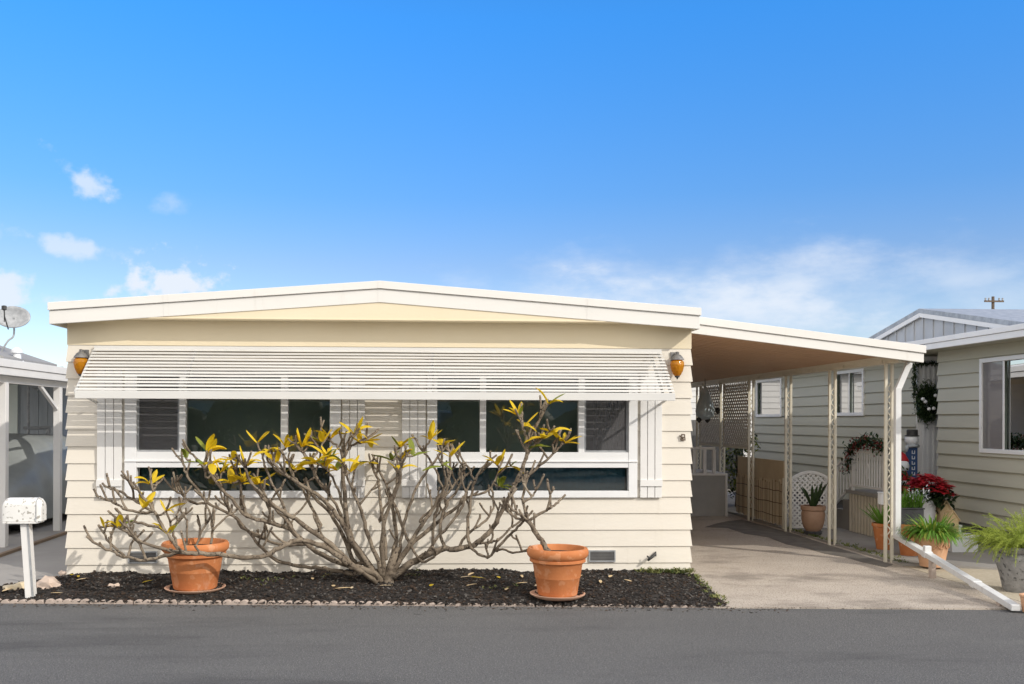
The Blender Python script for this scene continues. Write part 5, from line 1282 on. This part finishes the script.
# the short stout trunk
g.tube(cat([PB + Vector((.02, 0, -.08)), PB + Vector((0, 0, .0)), onY(389, 575, PY), onY(393, 560, PY), onY(399, 548, PY + .05)], 4), [.085, .085, .08, .075, .07, .068, .066, .06, .058, .055, .052, .05, .048, .045, .042, .04, .03][:17], 12)
for (px, py, n, kind) in TIPS:
    best = None
    for q in nodes:
        t = onY(px, py, q.y); d2 = (t - q).length
        if best is None or d2 < best[0]: best = (d2, q, t)
    d2, q, t = best
    if d2 > .03:
        mid = q.lerp(t, .5) + Vector((rnd.gauss(0, .02), rnd.gauss(0, .03), -.01)); g.tube(cat([q, mid, t], 3), [.012, .0115, .011, .011, .011, .012, .011], 7)
    leaf_tuft(lf, t, (t - q).normalized() if d2 > .01 else UP, n, kind)
for (z, zd) in tips:
    if z.z > 1.15 and rnd.random() < .035: leaf_tuft(lf, z, zd, rnd.choice([2, 3]), 'y')
g.build('branches', M['bark'], pl, smooth=True)
L0 = MB()
for i, k in enumerate(('y', 'g')):
    L0.cur = i; L0.add(lf[k].v, lf[k].f)
L0.build('leaves', [M['leaf_y'], M['leaf_g']], pl, smooth=True, recalc=False)

# two big terracotta pots standing in the bed
def big_pot(px0, px1, pyr, pyb, lb, tilt=0.0):
    Zb = .055; c = onZ((px0 + px1) / 2, pyb - 4, Zb); k = c.y / F; r = (px1 - px0) * k / 2; h = onY((px0 + px1) / 2, pyr, c.y - r * .0).z - Zb - .03
    t = thing('terracotta_planter', (c.x, c.y, Zb), lb, 'terracotta pot', 'big terracotta pots in the bed')
    cc = (c.x, c.y, Zb + .03)
    prof = [(.001, 0), (r * .62, 0), (r * .64, .012), (r * .72, h * .36), (r * .735, h * .37), (r * .74, h * .385), (r * .8, h * .66), (r * .86, h * .70), (r * .905, h * .715), (r * .905, h * .76), (r * .88, h * .775), (r * .93, h * .80), (r * .985, h * .85), (r * 1.0, h * .91), (r * .985, h * .965), (r * .95, h), (r * .87, h), (r * .845, h * .97), (r * .8, h * .85)]
    pot(prof, cc, 'pot', M['terra'], t, 56, soil=(r * .82, h * .87))
    g = MB(); g.lathe([(.001, -.03), (r * .72, -.03), (r * .88, .0), (r * .9, .012), (r * .87, .014), (r * .72, -.012), (.001, -.012)], cc, 44); g.build('saucer', M['saucer'], t, smooth=True, auto=35)
    return t, Vector(cc), r, h
t, cc, r, h = big_pot(526.5, 588.5, 547.5, 601, 'large terracotta pot on saucer at the right of the bed with a bare forked stem')
g = MB(); nd = nodes; sv = list(tips); yy = cc.y
yoff = cc.y - PY
for (poly, ra, rb, do) in [([(548,551),(543,543),(535,531),(528,521)], 3.3, 2.4, -.05), ([(528,521),(518,513),(509,507),(507,500)], 1.9, 1.3, -.2), ([(529,521),(541,513),(550,508),(550,494)], 1.9, 1.2, .1), ([(550,508),(556,504),(561,499)], 1.5, 1.2, .1), ([(528,521),(523,503),(525,488),(529,475)], 1.8, 1.2, .2), ([(528,521),(516,518),(508,512)], 1.7, 1.2, .1), ([(523,503),(532,497),(536,490)], 1.4, 1.1, .1)]:
    grow(g, poly, ra, rb, yoff + do, yoff + .0, None, True, .5)
g.build('stem', M['bark'], t, smooth=True)
t2, cc, r, h = big_pot(162.5, 228, 541.5, 594.5, 'large terracotta pot on chipped saucer at the left of the bed behind a crossing branch')
g = MB(); yoff = cc.y - PY
for (poly, ra, rb, do) in [([(178,550),(174,535),(170,522),(166,510)], 1.7, 1.2, .1), ([(186,550),(187,534),(186,520),(180,510)], 1.6, 1.1, .05), ([(196,550),(200,535),(206,524)], 1.5, 1.1, .1), ([(210,550),(212,534),(211,516),(206,505)], 1.7, 1.2, .1), ([(213,530),(222,521),(229,515)], 1.3, 1.1, .1), ([(170,522),(177,515),(181,506)], 1.2, 1.0, 0)]:
    grow(g, poly, ra, rb, yoff + do, yoff, None, True, .6)
g.build('stem', M['bark'], t2, smooth=True)
g = MB()
for k in range(34):
    s, t = rnd.uniform(.06, .9), rnd.uniform(.08, .8); x, y, z = bed_pt(s, t); a = rnd.uniform(0, 6.28)
    g.cur = rnd.choice([0, 1, 1, 2]); g.blade((x, y, z + .025), (math.cos(a), math.sin(a), .05), rnd.uniform(.1, .2), rnd.uniform(.03, .05), .2, 4)
tag(g.build('fallen_leaves', [M['leaf_y'], M['tan'], M['reedtop']], recalc=False), kind='stuff')

# ================================================================== LEFT NEIGHBOUR
XL = -5.98
lc = thing('carport', (XL - 1.5, 12.4, 0), 'white carport with square posts over the covered vehicle on the left', 'carport')
XQ = -5.82; eb = onX(40, 378.5, XQ); et = onX(40, 364, XQ); YL0, YL1 = 12.4, 22.5
zlb, zlt = eb.z, et.z; zmid = zlb + (zlt - zlb) * .5
g = MB(); g.box(XQ - .03, XQ + .02, YL0, YL1, zmid, zlt); g.box(XQ - .04, XQ, YL0 + .02, YL1, zlb, zmid - .004); g.box(XQ - 4.5, XQ - .031, YL0, YL0 + .05, zlb, zlt)
g.build('fascia', M['white'], lc, bevel=.004)
g = MB(); g.box(XQ - 4.5, XQ - .031, YL0 + .051, YL1, zlt - .06, zlt - .02); g.box(XQ - 4.5, XQ - .05, YL0 + .051, YL1, zlt - .075, zlt - .061); g.build('roof', M['roof'], lc)
py1, py2 = onX(3, 549.5, XL).y, onX(57.5, 533, XL).y
for y in (py1, py2, py2 + (py2 - py1)):
    g = MB(); g.box(XL - .055, XL + .055, y - .055, y + .055, .012, zlb - .1); g.build('post', M['white'], lc, bevel=.006)
g = MB(); g.box(XL - .04, XL + .04, YL0 + .06, YL1, zlb - .1, zlb - .005); g.build('beam', M['white'], lc)
g = MB(); g.bar((XL, py2 - .06, zlb - .45), (XL, py2 - .75, zlb - .1), .05, .05); g.build('brace', M['white'], lc)
# neighbour's house behind it
YH = 21.5
lh = thing('mobile_home', (-11, YH, 0), 'blue-grey boarded mobile home with grey shingle roof behind the left carport', 'mobile home')
xw1 = onY(63, 420, YH).x; g = MB(); x = -16.0
while x < xw1: g.box(x, min(x + .19, xw1), YH, YH + .02, .02, 3.0); x += .2
g.box(-16, xw1 - .01, YH + .021, YH + 2.3, .02, 2.9); g.build('wall', M['shed'], lh)
g = MB(); a, b = onY(7, 400, YH).x, onY(18, 400, YH).x; g.box(a, b, YH - .03, YH - .002, .4, 2.6); g.build('door', M['dark'], lh)
g = MB(); a, b = onY(27, 400, YH).x, onY(47, 400, YH).x
xe = onY(57, 364.5, YH + 2.6).x; ze_ = onY(57, 364.5, YH + 2.6).z; z2 = onY(2, 346, YH + 2.6); k = (z2.z - ze_) / (xe - z2.x); xr3 = -12.6; zr3 = ze_ + k * (xe - xr3)
g = MB(); y0, y1 = YH - .4, YH + 2.6
g.add([(xe, y0, ze_), (xr3, y0, zr3), (2 * xr3 - xe, y0, ze_), (xe, y1, ze_), (xr3, y1, zr3), (2 * xr3 - xe, y1, ze_), (xe, y0, ze_ - .12), (xr3, y0, zr3 - .12), (2 * xr3 - xe, y0, ze_ - .12), (xe, y1, ze_ - .12), (xr3, y1, zr3 - .12), (2 * xr3 - xe, y1, ze_ - .12)],
      [[0,1,4,3],[1,2,5,4],[6,9,10,7],[7,10,11,8],[0,6,7,1],[1,7,8,2],[0,3,9,6],[2,8,11,5],[3,4,10,9],[4,5,11,10]])
g.prism([(xe - .3, 2.9), (2 * xr3 - xe + .3, 2.9), (xr3, zr3 - .2)], 'y', YH - .05, YH - .002)
rf_ = g.build('roof', M['shingle'], lh)
c = onY(17, 361, YH + .6); g = MB(); g.lathe([(.17, -.25), (.15, 0), (.09, .06), (.085, .16), (.13, .18), (.13, .24), (.05, .3)], c, 16); g.build('roof_vent', M['bucket'], rf_, smooth=True, auto=30)
# handrail by the doorway
hr = onY(28, 455, 19.5); t = thing('handrail', (hr.x, 19.5, .012), 'thin dark metal handrail in front of the blue-grey wall', 'handrail')
p = lambda x, y: tuple(onY(x, y, 19.5))
g = MB(); g.tube([(hr.x, 19.5, .012), p(28.5, 386), p(38, 390)], .03, 8); g.build('upright', M['greymetal'], t)
g = MB(); g.tube([p(24, 428), p(51, 428)], .035, 8); g.tube([p(49, 428), (onY(49, 428, 19.5).x, 19.5, .012)], .03, 8); g.tube([p(37, 455), p(48, 430)], .025, 8); g.build('rail', M['greymetal'], t)
# satellite dish on the roof
c = onY(13, 317, YH + .8); t = thing('satellite_dish', (c.x, YH + .8, c.z), 'grey oval satellite dish on a bent mast on the shingle roof', 'satellite dish')
import mathutils
g = MB(); rr = 18 * (YH + .8) / F; seg, rings = 32, 6; rot = mathutils.Euler((R(68), R(8), R(-8))).to_matrix()
for i in range(rings + 1):
    q = i / rings
    for k in range(seg):
        a = 2 * math.pi * k / seg; v = rot @ Vector((rr * q * math.cos(a), rr * .66 * q * math.sin(a), -.14 * rr * (1 - q * q) * 1.6)); g.v.append(c + v)
for i in range(rings):
    for k in range(seg): g.f.append([i * seg + k, i * seg + (k + 1) % seg, (i + 1) * seg + (k + 1) % seg, (i + 1) * seg + k]); g.mi.append(0)
o = g.build('reflector', M['greymetal'], t, smooth=True, recalc=False); so = o.modifiers.new('thick', 'SOLIDIFY'); so.thickness = .02
g = MB(); fc = c + rot @ Vector((0, -.0, .42)); g.tube([c + rot @ Vector((0, -rr * .75, .0)), c + rot @ Vector((0, -rr * .35, .3)), fc], .016, 6); g.lathe([(.02, -.05), (.055, -.03), (.055, .05), (.02, .06)], fc, 10)
g.tube([c + Vector((-.16, -.08, -.12)), fc], .01, 5); g.build('feed_arm', M['black'], t)
zroof = lambda x: ze_ + k_ * (xe - x)
k_ = (zr3 - ze_) / (xe - xr3); b = onY(0, 352, YH + .8)
g = MB(); g.tube(cat([c + Vector((0, .06, -.12)), c + Vector((-.02, .08, -.42)), Vector((b.x + .15, YH + .85, b.z + .25)), Vector((b.x, YH + .85, zroof(b.x) - .03))], 5), .022, 8); g.build('mast', M['greymetal'], t, smooth=True)
# vehicle under a fabric cover
cvx0, cvx1 = -8.35, -6.35; cy0, cy1 = 15.3, 19.8
t = thing('covered_car', ((cvx0 + cvx1) / 2, 17.5, .012), 'parked car hidden under a dull silver fabric cover in the left carport', 'car')
g = MB(); ns, nr = 40, 40; xm = (cvx0 + cvx1) / 2; hw = (cvx1 - cvx0) / 2
def hgt(s):
    pts = [(0, .55), (.04, .82), (.16, 1.0), (.26, 1.12), (.36, 1.5), (.46, 1.58), (.75, 1.55), (.88, 1.3), (.96, 1.1), (1, .6)]
    for a, b in zip(pts, pts[1:]):
        if a[0] <= s <= b[0]: q = (s - a[0]) / (b[0] - a[0]); q = q * q * (3 - 2 * q); return a[1] + (b[1] - a[1]) * q
    return .6
for i in range(ns + 1):
    s = i / ns; y = cy0 + (cy1 - cy0) * s; h = hgt(s); wk = hw * (1 - .12 * (abs(2 * s - 1)) ** 6)
    for j in range(nr + 1):
        a = math.pi * j / nr; e = .42 if h > 1.2 else .36
        x = math.cos(a); z = math.sin(a); ex = math.copysign(abs(x) ** e, x); ez = abs(z) ** .55
        tap = 1 - .22 * max(0, (ez * h - .75))
        q = Vector((xm + ex * wk * tap, y, .16 + (h - .16) * ez))
        q += Vector((.03 * noise.noise(q * 3.1), .0, .03 * noise.noise(q * 2.3 + Vector((5, 1, 0))))) + Vector((.018 * math.sin(y * 9 + z * 3), 0, 0)) * (1 - ez)
        g.v.append(q)
for i in range(ns):
    for j in range(nr): o = i * (nr + 1) + j; g.f.append([o, o + 1, o + nr + 2, o + nr + 1]); g.mi.append(0)
g.f.append(list(range(nr + 1))); g.mi.append(0); g.f.append([ns * (nr + 1) + j for j in range(nr + 1)][::-1]); g.mi.append(0)
g.build('cover', M['cover'], t, smooth=True, auto=60)
for (x, y) in ((cvx1 - .28, cy0 + .85), (cvx1 - .28, cy1 - .85), (cvx0 + .28, cy0 + .85), (cvx0 + .28, cy1 - .85)):
    g = MB(); pr = [(y + .31 * math.cos(a * .3927), .325 + .31 * math.sin(a * .3927)) for a in range(16)]; g.prism(pr, 'x', x - .1, x + .1); g.build('tyre', M['black'], t, bevel=.02)
# timber edging between the two concrete pads
a, b = onZ(0, 556, .02), onZ(61, 535, .02); d = (b - a)
g = MB(); g.bar(a - d * .3 + UP * .005, b + d * .6 + UP * .005, .07, .05); tag(g.build('timber_edging', M['wood']), 'brown timber strip set in the concrete beside the covered car', 'edging')

# ================================================================== FAR THINGS
fh = thing('mobile_home', (6.5, 27.5, 0), 'white sided mobile home seen through the lattice behind the carport', 'mobile home')
g = MB(); clap(g, (1, 27.5, 0), (12, 27.5, 0), (0, -1, 0), 0, 3.2, .17, .02); g.box(1, 12, 27.51, 33, 0, 3.2); g.build('wall', M['sidingw'], fh, recalc=False)
g = MB(); g.prism([(.6, 3.2), (12.4, 3.2), (6.5, 4.1)], 'y', 27.2, 33.2); g.build('roof', M['greymetal'], fh)
for px0, px1 in ((714, 722), (725.5, 733)):
    x0, x1 = onY(px0, 410, 27.4).x, onY(px1, 410, 27.4).x; z0, z1 = onY(715, 416, 27.4).z, onY(715, 402, 27.4).z
    g = MB(); g.box(x0 - .06, x1 + .06, 27.40, 27.47, z0 - .06, z1 + .06); o = g.build('window', M['white'], fh); g = MB(); g.box(x0, x1, 27.385, 27.399, z0, z1); g.build('pane', M['glass'], o)
g = MB(); zf_ = onY(715, 420, 25.3).z; x = 2.0
while x < 8.5: g.box(x, x + .145, 25.3, 25.32, .02, zf_); x += .15
fn = thing('board_fence', (5, 25.3, 0), 'grey board fence behind the porch at the rear of the carport', 'fence'); g.build('boards', M['found'], fn)
g = MB(); g.box(2, 8.6, 25.321, 25.36, .3, .4); g.box(2, 8.6, 25.321, 25.36, zf_ - .4, zf_ - .3); g.build('rail', M['found'], fn)
up = onY(993, 300, 80); t = thing('utility_pole', (up.x, 80, 0), 'distant wooden utility pole with crossarm above the right roof', 'utility pole')
g = MB(); g.tube([(up.x, 80, 0), (up.x, 80, up.z + .3)], [.17, .12], 8); g.build('pole', M['trunk'], t)
g = MB(); z = onY(993, 301.5, 80).z; g.box(up.x - .85, up.x + .85, 79.8, 79.9, z - .07, z + .07); g.build('crossarm', M['trunk'], t)
for k in (-.75, -.45, .45, .75):
    g = MB(); g.lathe([(.03, 0), (.08, .05), (.06, .14), (.09, .18), (.02, .24)], (up.x + k, 79.85, z + .07), 8); g.build('insulator', M['greymetal'], t)
# across the road, seen only mirrored in the panes
random.seed(3)
hd = thing('hedge', (-3, -9.5, 0), 'row of clipped green bushes across the road mirrored in the window panes', 'hedge')
g = MB(); core = MB()
for (x, w2, h) in [(-14, 2.4, 3.2), (-9, 2.3, 2.4), (-5.2, 1.7, 3.3), (-1.6, 1.9, 2.5), (2.4, 1.8, 3.4), (6.5, 2.0, 2.3), (11, 2.4, 3.3), (16, 2.4, 2.6)]: leafy(g, (x, -9.5, h * .5), (w2 * 1.15, 1.0, h * .54), 1900, .16, 2); core.rock((x, -9.6, h * .48), (w2 * 1.05, .75, h * .5), x)
g.build('foliage', [M['hedge'], M['leaf_d']], hd, recalc=False)
core.build('inner_growth', M['leaf_d'], hd, smooth=True)
for x in (-14, -9, -5, -1, 3, 7, 11, 16):
    g = MB(); g.tube([(x, -9.5, -.05), (x + .05, -9.5, 1.0)], [.09, .05], 8); g.build('stem', M['trunk'], hd)

oh = thing('mobile_home', (0, -13, 0), 'long pale house across the road mirrored in the window panes', 'mobile home')
g = MB(); clap(g, (22, -13, 0), (-22, -13, 0), (0, 1, 0), 0, 3.0, .2, .02); g.box(-22, 22, -19, -13.02, 0, 3.0); g.build('wall', M['warmwhite'], oh, recalc=False)
g = MB(); g.prism([(-12.6, 2.95), (-19.4, 2.95), (-16, 4.0)], 'x', -22.5, 22.5); g.build('roof', M['shingle'], oh)
for x in (-16, -9, -3.6, 1.4, 6.5, 13):
    g = MB(); g.box(x - .8, x + .8, -12.97, -12.9, 1.0, 2.2); o = g.build('window', M['white'], oh); g = MB(); g.box(x - .72, x + .72, -12.899, -12.89, 1.08, 2.12); g.build('pane', M['found'], o)
